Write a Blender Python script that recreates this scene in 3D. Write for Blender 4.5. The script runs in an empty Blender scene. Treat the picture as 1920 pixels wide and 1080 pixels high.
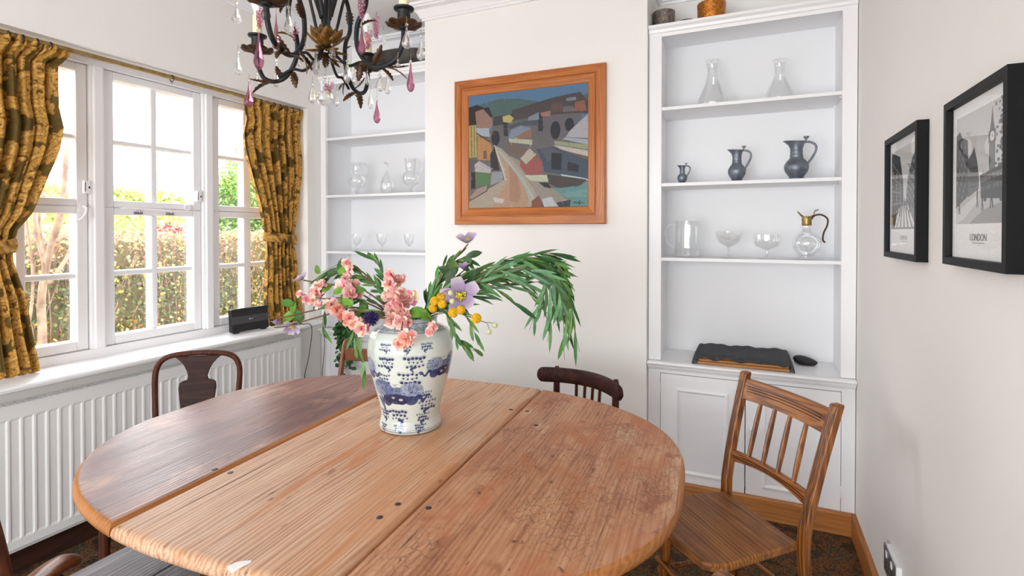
import bpy, math, random
import numpy as np
from mathutils import Vector, Matrix
random.seed(7)
RNG = np.random.default_rng(7)
R = math.radians
scn = bpy.context.scene
COL = scn.collection

# ------------------------------------------------------------------ camera
cam_d = bpy.data.cameras.new('camera')
cam = bpy.data.objects.new('camera', cam_d)
COL.objects.link(cam)
cam_d.sensor_fit = 'HORIZONTAL'
cam_d.sensor_width = 36.0
cam_d.lens = 994.4 / 1920 * 36.0
cam_d.shift_y = -(540 - 443.94) / 1920
cam_d.clip_start = 0.05
cam.location = (0, 0, 1.45)
cam.rotation_euler = (R(90 - 0.615), 0, R(24.06))
scn.camera = cam

# ------------------------------------------------------------------ world, light, exposure
world = bpy.data.worlds.new('overcast_sky')
scn.world = world
world.use_nodes = True
_bg = world.node_tree.nodes['Background']
_bg.inputs['Color'].default_value = (0.96, 0.98, 1.0, 1)
SKY = 5.2
_bg.inputs['Strength'].default_value = SKY

def portal(name, loc, rot, sx, sy):
    d = bpy.data.lights.new(name, 'AREA'); d.shape = 'RECTANGLE'; d.size = sx; d.size_y = sy
    d.cycles.is_portal = True
    o = bpy.data.objects.new(name, d); COL.objects.link(o); o.location = loc; o.rotation_euler = rot
    return o
portal('window_daylight', (-3.12, 1.87, 1.56), (0, R(-90), 0), 1.5, 1.94)
portal('added_opening_daylight', (-1.15, -2.42, 1.2), (R(90), 0, 0), 2.9, 2.3)  # guides sky light through the unseen glazing added to brighten the room
vs = scn.view_settings
vs.view_transform = 'Standard'; vs.look = 'None'; vs.gamma = 1.0; vs.use_curve_mapping = False
vs.exposure = 1.07
scn.cycles.max_bounces = 14; scn.cycles.diffuse_bounces = 8; scn.cycles.transparent_max_bounces = 24
scn.cycles.transmission_bounces = 12; scn.cycles.use_denoising = True
scn.cycles.sample_clamp_indirect = 8.0
scn.cycles.caustics_refractive = False; scn.cycles.caustics_reflective = False

# ------------------------------------------------------------------ colour + materials
def lin(c):
    c = np.asarray(c, float) / 255.0
    return np.where(c <= 0.04045, c / 12.92, ((c + 0.055) / 1.055) ** 2.4)
def L(*c):
    r = lin(c); return (float(r[0]), float(r[1]), float(r[2]), 1.0)

MATS = {}
def newmat(name):
    m = bpy.data.materials.new(name); m.use_nodes = True
    nt = m.node_tree; nt.nodes.clear()
    out = nt.nodes.new('ShaderNodeOutputMaterial')
    return m, nt, out
def N(nt, t, **kw):
    n = nt.nodes.new(t)
    for k, v in kw.items():
        if k.startswith('_'): setattr(n, k[1:], v)
        else: n.inputs[k.replace('__', ' ')].default_value = v
    return n
def lk(nt, a, b): nt.links.new(a, b)
def ramp(nt, stops, interp='LINEAR'):
    n = nt.nodes.new('ShaderNodeValToRGB'); cr = n.color_ramp; cr.interpolation = interp
    while len(cr.elements) < len(stops): cr.elements.new(0.5)
    for e, (p, c) in zip(cr.elements, stops): e.position = p; e.color = c
    return n
def mixc(nt, fac, a, b, mode='MIX'):
    n = nt.nodes.new('ShaderNodeMix'); n.data_type = 'RGBA'; n.blend_type = mode
    for s, v in ((n.inputs[0], fac), (n.inputs[6], a), (n.inputs[7], b)):
        if hasattr(v, 'is_linked') or isinstance(v, bpy.types.NodeSocket): nt.links.new(v, s)
        else: s.default_value = v
    return n.outputs[2]

def plain(name, c, rough=0.5, metal=0.0, spec=0.5, bump=None, vary=None, coat=0.0):
    if name in MATS: return MATS[name]
    m, nt, out = newmat(name)
    b = N(nt, 'ShaderNodeBsdfPrincipled', Roughness=rough, Metallic=metal)
    b.inputs['Specular IOR Level'].default_value = spec
    b.inputs['Coat Weight'].default_value = coat
    b.inputs['Base Color'].default_value = L(*c)
    tc = N(nt, 'ShaderNodeTexCoord')
    if vary:
        sc, c2, lo, hi = vary
        no = N(nt, 'ShaderNodeTexNoise', Scale=sc, Detail=5.0); lk(nt, tc.outputs['Object'], no.inputs['Vector'])
        rp = ramp(nt, [(lo, L(*c)), (hi, L(*c2))]); lk(nt, no.outputs[0], rp.inputs[0]); lk(nt, rp.outputs[0], b.inputs['Base Color'])
    if bump:
        sc, st = bump
        no = N(nt, 'ShaderNodeTexNoise', Scale=sc, Detail=4.0); lk(nt, tc.outputs['Object'], no.inputs['Vector'])
        bp = N(nt, 'ShaderNodeBump', Strength=st, Distance=0.01); lk(nt, no.outputs[0], bp.inputs['Height']); lk(nt, bp.outputs[0], b.inputs['Normal'])
    lk(nt, b.outputs[0], out.inputs[0])
    MATS[name] = m
    return m

def vcol(name, rough=0.6, spec=0.4, jitter=None, bump=None, trans=0.0, coat=0.0):
    """painted / dyed surface: colour comes from the mesh's own colour attribute"""
    if name in MATS: return MATS[name]
    m, nt, out = newmat(name)
    b = N(nt, 'ShaderNodeBsdfPrincipled', Roughness=rough); b.inputs['Specular IOR Level'].default_value = spec
    b.inputs['Coat Weight'].default_value = coat
    at = N(nt, 'ShaderNodeAttribute', _attribute_name='Col')
    colr = at.outputs['Color']
    tc = N(nt, 'ShaderNodeTexCoord')
    if jitter:
        sc, amt = jitter
        no = N(nt, 'ShaderNodeTexNoise', Scale=sc, Detail=4.0); lk(nt, tc.outputs['Object'], no.inputs['Vector'])
        rp = ramp(nt, [(0.3, (1 - amt,) * 3 + (1,)), (0.7, (1 + amt * .4,) * 3 + (1,))]); lk(nt, no.outputs[0], rp.inputs[0])
        colr = mixc(nt, 1.0, colr, rp.outputs[0], 'MULTIPLY')
    lk(nt, colr, b.inputs['Base Color'])
    if bump:
        sc, st = bump
        no = N(nt, 'ShaderNodeTexNoise', Scale=sc, Detail=3.0); lk(nt, tc.outputs['Object'], no.inputs['Vector'])
        bp = N(nt, 'ShaderNodeBump', Strength=st, Distance=0.004); lk(nt, no.outputs[0], bp.inputs['Height']); lk(nt, bp.outputs[0], b.inputs['Normal'])
    if trans:
        t = N(nt, 'ShaderNodeBsdfTranslucent'); lk(nt, colr, t.inputs[0])
        mx = N(nt, 'ShaderNodeMixShader', Fac=trans); lk(nt, b.outputs[0], mx.inputs[1]); lk(nt, t.outputs[0], mx.inputs[2]); lk(nt, mx.outputs[0], out.inputs[0])
    else:
        lk(nt, b.outputs[0], out.inputs[0])
    MATS[name] = m
    return m

def thin_glass(name, tint=(1, 1, 1), base=0.03, edge=0.55, ior=1.5):
    if name in MATS: return MATS[name]
    m, nt, out = newmat(name)
    t = N(nt, 'ShaderNodeBsdfTransparent', Color=tint + (1,))
    g = N(nt, 'ShaderNodeBsdfGlossy', Roughness=0.02, Color=(1, 1, 1, 1))
    lw = N(nt, 'ShaderNodeLayerWeight', Blend=0.35)
    mr = N(nt, 'ShaderNodeMapRange'); mr.inputs['To Min'].default_value = base; mr.inputs['To Max'].default_value = edge
    lk(nt, lw.outputs['Facing'], mr.inputs['Value'])
    mx = N(nt, 'ShaderNodeMixShader'); lk(nt, mr.outputs[0], mx.inputs[0]); lk(nt, t.outputs[0], mx.inputs[1]); lk(nt, g.outputs[0], mx.inputs[2])
    lk(nt, mx.outputs[0], out.inputs[0])
    MATS[name] = m
    return m

def crystal(name, c=(1, 1, 1), clear=0.45):
    if name in MATS: return MATS[name]
    m, nt, out = newmat(name)
    g = N(nt, 'ShaderNodeBsdfGlass', Roughness=0.0, IOR=1.5, Color=tuple(c) + (1,))
    t = N(nt, 'ShaderNodeBsdfTransparent', Color=tuple(c) + (1,))
    mx = N(nt, 'ShaderNodeMixShader', Fac=clear); lk(nt, g.outputs[0], mx.inputs[1]); lk(nt, t.outputs[0], mx.inputs[2]); lk(nt, mx.outputs[0], out.inputs[0])
    MATS[name] = m
    return m

def wood(name, stops, axis=(0, 0, 0), stretch=14.0, scale=3.0, rough=(0.35, 0.55), bump=0.15, rings=0.4, stains=None, specks=0.0, crackle=0.0, streaks=None, spec=0.5, sheen=None):
    """grain runs along local Y; axis rotates it"""
    if name in MATS: return MATS[name]
    m, nt, out = newmat(name)
    tc = N(nt, 'ShaderNodeTexCoord')
    mp = N(nt, 'ShaderNodeMapping', Rotation=axis)
    lk(nt, tc.outputs['Object'], mp.inputs['Vector'])
    m2 = N(nt, 'ShaderNodeMapping', Scale=(stretch, 1.0, stretch)); lk(nt, mp.outputs[0], m2.inputs['Vector'])
    big = N(nt, 'ShaderNodeTexNoise', Scale=scale, Detail=7.0, Roughness=0.62, Distortion=0.6); lk(nt, m2.outputs[0], big.inputs['Vector'])
    mf = N(nt, 'ShaderNodeMapping', Scale=(stretch * 6, 2.2, stretch * 6)); lk(nt, mp.outputs[0], mf.inputs['Vector'])
    fine = N(nt, 'ShaderNodeTexNoise', Scale=scale, Detail=4.0, Roughness=0.6); lk(nt, mf.outputs[0], fine.inputs['Vector'])
    bf = N(nt, 'ShaderNodeMix'); bf.inputs[0].default_value = 0.42; lk(nt, big.outputs[0], bf.inputs[2]); lk(nt, fine.outputs[0], bf.inputs[3])
    m3 = N(nt, 'ShaderNodeMapping', Scale=(1.0, 0.07, 1.0)); lk(nt, mp.outputs[0], m3.inputs['Vector'])
    wv = N(nt, 'ShaderNodeTexWave', Scale=22.0, Distortion=14.0, Detail=2.5); wv.inputs['Detail Scale'].default_value = 0.9
    wv.bands_direction = 'X'; lk(nt, m3.outputs[0], wv.inputs['Vector'])
    mm = N(nt, 'ShaderNodeMix'); mm.inputs[0].default_value = rings * .45; lk(nt, bf.outputs[0], mm.inputs[2]); lk(nt, wv.outputs[1], mm.inputs[3])
    rp = ramp(nt, stops); lk(nt, mm.outputs[0], rp.inputs[0])
    c = rp.outputs[0]
    if streaks:
        ms = N(nt, 'ShaderNodeMapping', Scale=(70.0, 2.6, 70.0)); lk(nt, mp.outputs[0], ms.inputs['Vector'])
        ns = N(nt, 'ShaderNodeTexNoise', Scale=1.0, Detail=3.0, Roughness=0.7); lk(nt, ms.outputs[0], ns.inputs['Vector'])
        r2 = ramp(nt, [(streaks[1], (0, 0, 0, 1)), (streaks[2], (1, 1, 1, 1))]); lk(nt, ns.outputs[0], r2.inputs[0])
        c = mixc(nt, r2.outputs[0], c, streaks[0])
    if stains:
        for (sc, colr, lo, hi, st) in stains:
            mq = N(nt, 'ShaderNodeMapping', Scale=(1.0, st, 1.0), Location=(sc, 3.1 * sc, 0)); lk(nt, mp.outputs[0], mq.inputs['Vector'])
            nn = N(nt, 'ShaderNodeTexNoise', Scale=sc, Detail=6.0, Roughness=0.65, Distortion=0.3); lk(nt, mq.outputs[0], nn.inputs['Vector'])
            r3 = ramp(nt, [(lo, (0, 0, 0, 1)), (hi, (1, 1, 1, 1))]); lk(nt, nn.outputs[0], r3.inputs[0])
            c = mixc(nt, r3.outputs[0], c, colr)
    if specks:
        mv = N(nt, 'ShaderNodeMapping', Scale=(26.0, 9.0, 26.0)); lk(nt, mp.outputs[0], mv.inputs['Vector'])
        vo = N(nt, 'ShaderNodeTexVoronoi', Scale=1.0); lk(nt, mv.outputs[0], vo.inputs['Vector'])
        r4 = ramp(nt, [(0.0, (1, 1, 1, 1)), (specks, (0, 0, 0, 1))]); lk(nt, vo.outputs['Distance'], r4.inputs[0])
        ng = N(nt, 'ShaderNodeTexNoise', Scale=3.0, Detail=2.0); lk(nt, mp.outputs[0], ng.inputs['Vector'])
        r5 = ramp(nt, [(0.52, (0, 0, 0, 1)), (0.6, (1, 1, 1, 1))]); lk(nt, ng.outputs[0], r5.inputs[0])
        f = N(nt, 'ShaderNodeMath', _operation='MULTIPLY'); lk(nt, r4.outputs[0], f.inputs[0]); lk(nt, r5.outputs[0], f.inputs[1])
        c = mixc(nt, f.outputs[0], c, L(58, 34, 20))
    if crackle:
        mk_ = N(nt, 'ShaderNodeMapping', Scale=(70.0, 30.0, 70.0)); lk(nt, mp.outputs[0], mk_.inputs['Vector'])
        nd = N(nt, 'ShaderNodeTexNoise', Scale=14.0, Detail=3.0); lk(nt, mp.outputs[0], nd.inputs['Vector'])
        ad = mixc(nt, 2.2, mk_.outputs[0], nd.outputs['Color'], 'ADD')
        vc = N(nt, 'ShaderNodeTexVoronoi', Scale=1.0, _feature='DISTANCE_TO_EDGE'); lk(nt, ad, vc.inputs['Vector'])
        r6 = ramp(nt, [(0.0, (1, 1, 1, 1)), (0.07, (0, 0, 0, 1))]); lk(nt, vc.outputs['Distance'], r6.inputs[0])
        nz = N(nt, 'ShaderNodeTexNoise', Scale=5.0, Detail=4.0); lk(nt, mp.outputs[0], nz.inputs['Vector'])
        r7 = ramp(nt, [(0.42, (0, 0, 0, 1)), (0.62, (1, 1, 1, 1))]); lk(nt, nz.outputs[0], r7.inputs[0])
        f = N(nt, 'ShaderNodeMath', _operation='MULTIPLY'); lk(nt, r6.outputs[0], f.inputs[0]); lk(nt, r7.outputs[0], f.inputs[1])
        f2 = N(nt, 'ShaderNodeMath', _operation='MULTIPLY'); lk(nt, f.outputs[0], f2.inputs[0]); f2.inputs[1].default_value = crackle
        c = mixc(nt, f2.outputs[0], c, L(72, 40, 24))
    b = N(nt, 'ShaderNodeBsdfPrincipled'); b.inputs['Specular IOR Level'].default_value = spec
    lk(nt, c, b.inputs['Base Color'])
    rr = N(nt, 'ShaderNodeMapRange'); rr.inputs['To Min'].default_value = rough[0]; rr.inputs['To Max'].default_value = rough[1]
    lk(nt, big.outputs[0], rr.inputs['Value']); lk(nt, rr.outputs[0], b.inputs['Roughness'])
    bp = N(nt, 'ShaderNodeBump', Strength=bump, Distance=0.004); lk(nt, mm.outputs[0], bp.inputs['Height']); lk(nt, bp.outputs[0], b.inputs['Normal'])
    lk(nt, b.outputs[0], out.inputs[0])
    MATS[name] = m
    return m

# ------------------------------------------------------------------ mesh builder
ORG = {}
class MB:
    def __init__(s): s.v = []; s.f = []; s.c = []; s.col = (1, 1, 1)
    def add(s, vs, fs, col=None):
        o = len(s.v); s.v.extend([tuple(p) for p in vs]); s.f.extend([tuple(i + o for i in f) for f in fs])
        c = col if col is not None else s.col
        if len(c) and hasattr(c[0], '__len__'): s.c.extend(c)
        else: s.c.extend([c] * len(vs))
        return s
    def box(s, x0, y0, z0, x1, y1, z1, M=None):
        vs = [Vector((x, y, z)) for x in (x0, x1) for y in (y0, y1) for z in (z0, z1)]
        if M: vs = [M @ p for p in vs]
        return s.add(vs, [(0, 1, 3, 2), (4, 6, 7, 5), (0, 4, 5, 1), (2, 3, 7, 6), (0, 2, 6, 4), (1, 5, 7, 3)])
    def tube(s, pts, r, n=8, cap=True, flat=1.0, up=None):
        P = [Vector(p) for p in pts]; m = len(P)
        rs = r if hasattr(r, '__len__') else [r] * m
        vs = []; fs = []
        ref = Vector(up) if up else None
        prev = None
        for i in range(m):
            t = (P[min(i + 1, m - 1)] - P[max(i - 1, 0)])
            if t.length < 1e-9: t = Vector((0, 0, 1))
            t.normalize()
            if ref is not None: a = t.cross(ref)
            elif prev is not None: a = prev - t * prev.dot(t)
            else: a = t.cross(Vector((0, 0, 1))) if abs(t.z) < .9 else t.cross(Vector((1, 0, 0)))
            if a.length < 1e-6: a = t.orthogonal()
            a.normalize(); prev = a; b = t.cross(a)
            for k in range(n):
                an = 2 * math.pi * k / n
                vs.append(P[i] + a * (math.cos(an) * rs[i]) + b * (math.sin(an) * rs[i] * flat))
        for i in range(m - 1):
            for k in range(n):
                k2 = (k + 1) % n
                fs.append((i * n + k, i * n + k2, (i + 1) * n + k2, (i + 1) * n + k))
        if cap:
            fs.append(tuple(range(n - 1, -1, -1))); fs.append(tuple((m - 1) * n + k for k in range(n)))
        return s.add(vs, fs)
    def lathe(s, prof, n=28, M=None, c=(0, 0, 0)):
        vs = []; fs = []; m = len(prof)
        for r, z in prof:
            for k in range(n):
                a = 2 * math.pi * k / n
                p = Vector((r * math.cos(a), r * math.sin(a), z))
                if M: p = M @ p
                vs.append(p + Vector(c))
        for i in range(m - 1):
            for k in range(n):
                k2 = (k + 1) % n
                fs.append((i * n + k, i * n + k2, (i + 1) * n + k2, (i + 1) * n + k))
        if prof[0][0] > 1e-6: fs.append(tuple(range(n - 1, -1, -1)))
        if prof[-1][0] > 1e-6: fs.append(tuple((m - 1) * n + k for k in range(n)))
        return s.add(vs, fs)
    def prism(s, poly, z0, z1, M=None):
        n = len(poly)
        vs = [Vector((x, y, z0)) for x, y in poly] + [Vector((x, y, z1)) for x, y in poly]
        if M: vs = [M @ p for p in vs]
        fs = [tuple(range(n - 1, -1, -1)), tuple(range(n, 2 * n))] + [(i, (i + 1) % n, n + (i + 1) % n, n + i) for i in range(n)]
        return s.add(vs, fs)
    def ball(s, c, r, nu=10, nv=7, sc=(1, 1, 1), M=None):
        vs = []; fs = []
        for i in range(nv + 1):
            ph = math.pi * i / nv
            for k in range(nu):
                th = 2 * math.pi * k / nu
                p = Vector((r * sc[0] * math.sin(ph) * math.cos(th), r * sc[1] * math.sin(ph) * math.sin(th), r * sc[2] * math.cos(ph)))
                if M: p = M @ p
                vs.append(p + Vector(c))
        for i in range(nv):
            for k in range(nu):
                k2 = (k + 1) % nu
                fs.append((i * nu + k, (i + 1) * nu + k, (i + 1) * nu + k2, i * nu + k2))
        return s.add(vs, fs)
    def sweep(s, path, prof, closed=False):
        """extrude profile (offset to the right of travel, height) along a plan path with mitres"""
        P = [Vector((p[0], p[1])) for p in path]; n = len(P); k = len(prof); vs = []; fs = []
        for i in range(n):
            d0 = (P[i] - P[i - 1]).normalized() if (i > 0 or closed) else None
            d1 = (P[(i + 1) % n] - P[i]).normalized() if (i < n - 1 or closed) else None
            if d0 is None: d0 = d1
            if d1 is None: d1 = d0
            n0 = Vector((d0.y, -d0.x)); n1 = Vector((d1.y, -d1.x))
            b = (n0 + n1); b = b / max(b.dot(n0), 1e-6)
            for (o, h) in prof: vs.append((P[i].x + b.x * o, P[i].y + b.y * o, h))
        for i in range(n if closed else n - 1):
            j = (i + 1) % n
            for a in range(k):
                b_ = (a + 1) % k
                fs.append((i * k + a, j * k + a, j * k + b_, i * k + b_))
        if not closed:
            fs.append(tuple(range(k))); fs.append(tuple((n - 1) * k + a for a in range(k - 1, -1, -1)))
        return s.add(vs, fs)
    def leaf(s, base, d, nrm, ln, w, curl=0.0, seg=4, fold=0.25, shape='lance', col=None):
        d = Vector(d).normalized(); nrm = Vector(nrm); nrm = nrm - d * nrm.dot(d)
        if nrm.length < 1e-5: nrm = d.orthogonal()
        nrm.normalize(); side = d.cross(nrm)
        vs = []; fs = []; p = Vector(base)
        dd = d.copy(); nn = nrm.copy()
        for i in range(seg + 1):
            t = i / seg
            if shape == 'lance': ww = w * (math.sin(math.pi * min(1, t * .93 + .05)) ** 0.8)
            else: ww = w * (math.sin(math.pi * min(1.0, (t * .96 + .04) ** 0.75)) ** 0.7)
            if shape == 'petal': ww = w * (.30 + .70 * math.sin(math.pi * (.08 + .72 * t)))
            elif i == seg: ww = w * 0.03
            up = nn * (fold * ww)
            vs += [p - side * ww + up, p, p + side * ww + up]
            q = Matrix.Rotation(-curl / seg, 3, side)
            dd = q @ dd; nn = q @ nn
            p = p + dd * (ln / seg)
        for i in range(seg):
            a = 3 * i
            fs += [(a, a + 1, a + 4, a + 3), (a + 1, a + 2, a + 5, a + 4)]
        return s.add(vs, fs, col)
    def grid(s, nx, ny, fn, cols=None):
        vs = [fn(i, j) for j in range(ny) for i in range(nx)]
        fs = [(j * nx + i, j * nx + i + 1, (j + 1) * nx + i + 1, (j + 1) * nx + i) for j in range(ny - 1) for i in range(nx - 1)]
        return s.add(vs, fs, cols)
    def build(s, name, mat, parent=None, smooth=None, bevel=0.0, bseg=2, sub=0, solid=0.0, loc=None, usecol=False):
        org = Vector((0, 0, 0))
        if parent is not None: org = ORG.get(parent.name, org)
        elif loc is not None: org = Vector(loc)
        va = np.array([tuple(p) for p in s.v], float) - np.array(org)
        me = bpy.data.meshes.new(name)
        me.from_pydata(va.tolist(), [], s.f)
        if usecol:
            ca = me.color_attributes.new('Col', 'FLOAT_COLOR', 'POINT')
            arr = np.ones((len(s.v), 4), np.float32); arr[:, :3] = np.array(s.c, np.float32)
            ca.data.foreach_set('color', arr.ravel())
        for mm in (mat if isinstance(mat, (list, tuple)) else [mat]): me.materials.append(mm)
        if smooth is not None:
            me.polygons.foreach_set('use_smooth', [True] * len(me.polygons))
            if smooth < 179: me.set_sharp_from_angle(angle=R(smooth))
        me.update()
        o = bpy.data.objects.new(name, me); COL.objects.link(o)
        if parent is not None: o.parent = parent
        elif loc is not None: o.location = org
        ORG[o.name] = org
        if bevel:
            b = o.modifiers.new('edge', 'BEVEL'); b.width = bevel; b.segments = bseg; b.limit_method = 'ANGLE'; b.angle_limit = R(35)
        if solid:
            b = o.modifiers.new('thick', 'SOLIDIFY'); b.thickness = solid; b.offset = 0
        if sub:
            b = o.modifiers.new('soft', 'SUBSURF'); b.levels = sub; b.render_levels = sub
        return o

def tag(o, label=None, cat=None, group=None, kind=None):
    if label: o['label'] = label
    if cat: o['category'] = cat
    if group: o['group'] = group
    if kind: o['kind'] = kind
    return o
def thing(name, label, cat, loc=(0, 0, 0), rotz=0.0, group=None, local=False, kind=None):
    o = bpy.data.objects.new(name, None); COL.objects.link(o)
    o.empty_display_size = 0.05; o.location = loc; o.rotation_euler = (0, 0, rotz)
    tag(o, label, cat, group, kind)
    ORG[o.name] = Vector((0, 0, 0)) if local else Vector(loc)
    return o
def copy_tree(o, parent=None):
    c = o.copy(); COL.objects.link(c); c.parent = parent
    ORG[c.name] = ORG.get(o.name, Vector())
    for ch in list(o.children): copy_tree(ch, c)
    return c
def arc(c, r, a0, a1, n, z=0.0):
    return [(c[0] + r * math.cos(R(a0 + (a1 - a0) * i / (n - 1))), c[1] + r * math.sin(R(a0 + (a1 - a0) * i / (n - 1))), z) for i in range(n)]
def spline(pts, n=8):
    """Catmull-Rom through points"""
    P = [Vector(p) for p in pts]; P = [P[0] * 2 - P[1]] + P + [P[-1] * 2 - P[-2]]; out = []
    for i in range(1, len(P) - 2):
        for k in range(n):
            t = k / n; a, b, c, d = P[i - 1], P[i], P[i + 1], P[i + 2]
            out.append(0.5 * ((2 * b) + (c - a) * t + (2 * a - 5 * b + 4 * c - d) * t * t + (3 * b - a - 3 * c + d) * t ** 3))
    out.append(P[-2]); return out

# ------------------------------------------------------------------ painting into arrays (for dyed / painted surfaces)
class Art:
    def __init__(s, w, h, c):
        s.w, s.h = w, h
        s.a = np.zeros((h, w, 3)); s.a[:] = lin(c)
        s.X, s.Y = np.meshgrid(np.arange(w) + .5, np.arange(h) + .5)
    def _blend(s, mask, c, al, ys, xs):
        col = lin(c); m = (mask * al)[..., None]
        s.a[ys, xs] = s.a[ys, xs] * (1 - m) + col * m
    def _win(s, x0, y0, x1, y1):
        xs = slice(max(0, int(x0) - 2), min(s.w, int(x1) + 3)); ys = slice(max(0, int(y0) - 2), min(s.h, int(y1) + 3))
        return xs, ys
    def poly(s, pts, c, al=1.0):
        p = np.asarray(pts, float)
        xs, ys = s._win(p[:, 0].min(), p[:, 1].min(), p[:, 0].max(), p[:, 1].max())
        X = s.X[ys, xs]; Y = s.Y[ys, xs]
        if X.size == 0: return
        ins = np.zeros(X.shape, bool); n = len(p)
        for i in range(n):
            x1, y1 = p[i]; x2, y2 = p[(i + 1) % n]
            if y1 == y2: continue
            cond = ((y1 > Y) != (y2 > Y)) & (X < (x2 - x1) * (Y - y1) / (y2 - y1) + x1)
            ins ^= cond
        s._blend(ins.astype(float), c, al, ys, xs)
    def ell(s, cx, cy, rx, ry, c, al=1.0, rot=0.0, ring=0.0):
        rm = max(rx, ry)
        xs, ys = s._win(cx - rm, cy - rm, cx + rm, cy + rm)
        X = s.X[ys, xs] - cx; Y = s.Y[ys, xs] - cy
        if X.size == 0: return
        ca, sa = math.cos(rot), math.sin(rot)
        d = np.sqrt(((X * ca + Y * sa) / rx) ** 2 + ((-X * sa + Y * ca) / ry) ** 2)
        k = min(rx, ry)
        m = np.clip((1 - d) * k + .5, 0, 1) if not ring else np.clip(ring / 2 - np.abs(d - 1) * k + .5, 0, 1)
        s._blend(m, c, al, ys, xs)
    def line(s, pts, w, c, al=1.0):
        ws = w if hasattr(w, '__len__') else [w] * len(pts)
        for i in range(len(pts) - 1):
            (x1, y1), (x2, y2) = pts[i], pts[i + 1]; wm = max(ws[i], ws[i + 1])
            xs, ys = s._win(min(x1, x2) - wm, min(y1, y2) - wm, max(x1, x2) + wm, max(y1, y2) + wm)
            X = s.X[ys, xs]; Y = s.Y[ys, xs]
            if X.size == 0: continue
            dx, dy = x2 - x1, y2 - y1; l2 = dx * dx + dy * dy + 1e-9
            t = np.clip(((X - x1) * dx + (Y - y1) * dy) / l2, 0, 1)
            d = np.hypot(X - x1 - t * dx, Y - y1 - t * dy)
            wd = (ws[i] + (ws[i + 1] - ws[i]) * t) / 2
            s._blend(np.clip(wd - d + .5, 0, 1), c, al, ys, xs)
    def noise(s, amt, sx=1, sy=1):
        g = RNG.normal(0, 1, (s.h // sy + 2, s.w // sx + 2))
        g = np.repeat(np.repeat(g, sy, 0), sx, 1)[:s.h, :s.w]
        s.a *= np.clip(1 + amt * g, 0.3, 1.9)[..., None]
    def sample(s, u, v):
        """u,v in 0..1, v upward"""
        x = np.clip((u * s.w).astype(int), 0, s.w - 1); y = np.clip(((1 - v) * s.h).astype(int), 0, s.h - 1)
        return s.a[y, x]
    def sample_wrap(s, u, v):
        x = (np.floor(u * s.w).astype(int)) % s.w; y = (np.floor((1 - v) * s.h).astype(int)) % s.h
        return s.a[y, x]

# ------------------------------------------------------------------ shared materials
WALL = plain('warm_white_wall_paint', (240, 238, 235), 0.75, spec=0.25, bump=(60, 0.06), vary=(1.3, (237, 235, 231), 0.35, 0.7))
WHITE = plain('white_gloss_paint', (240, 240, 242), 0.35, spec=0.45, bump=(25, 0.03))
SATIN = plain('white_satin_paint', (238, 239, 241), 0.5, spec=0.35)
CEIL = plain('ceiling_paint', (236, 236, 236), 0.8, spec=0.2)
RADW = plain('radiator_enamel', (238, 239, 239), 0.35, spec=0.5)
BLACK = plain('black_iron', (22, 22, 25), 0.5, spec=0.35, bump=(90, 0.2))
BRASS = plain('aged_brass', (176, 150, 102), 0.36, metal=0.85, vary=(30, (140, 114, 70), 0.4, 0.7))
PANE = thin_glass('window_glass', base=0.02, edge=0.35)
GLASS = thin_glass('clear_glass', (0.985, 0.99, 0.99), 0.05, 0.62)
CHROME = plain('chrome', (200, 200, 202), 0.2, metal=1.0)

# ------------------------------------------------------------------ setting
XL, XR_, YB, YF, ZC = -2.85, 0.47, 3.30, -2.40, 2.90
# window opening
WY0, WY1, WZ0, WZ1 = 0.90, 2.84, 0.80, 2.317
w = MB(); w.box(XL - .30, YF - .1, -.05, XL, WY0, ZC + .05); w.box(XL - .30, WY1, -.05, XL, YB + .1, ZC + .05)
w.box(XL - .30, WY0, -.05, XL, WY1, WZ0); w.box(XL - .30, WY0, WZ1, XL, WY1, ZC + .05)
tag(w.build('wall_left', WALL), kind='structure')
w = MB(); w.box(XR_, YF - .1, -.05, XR_ + .15, YB + .1, ZC + .05)
tag(w.build('wall_right', WALL), kind='structure')
w = MB(); w.box(XL, YB, -.05, XR_, YB + .15, ZC + .05); w.box(-1.922, 2.92, -.05, -.505, YB, ZC + .05)
tag(w.build('wall_back', WALL), kind='structure')
DX0, DX1, DZ = -2.55, 0.25, 2.25
w = MB(); w.box(XL, YF - .15, -.05, DX0, YF, ZC + .05); w.box(DX1, YF - .15, -.05, XR_, YF, ZC + .05); w.box(DX0, YF - .15, DZ, DX1, YF, ZC + .05)
tag(w.build('wall_front', WALL), kind='structure')
w = MB(); w.box(XL - .3, YF - .15, ZC, XR_ + .15, YB + .15, ZC + .1)
tag(w.build('ceiling', CEIL), kind='structure')

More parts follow.
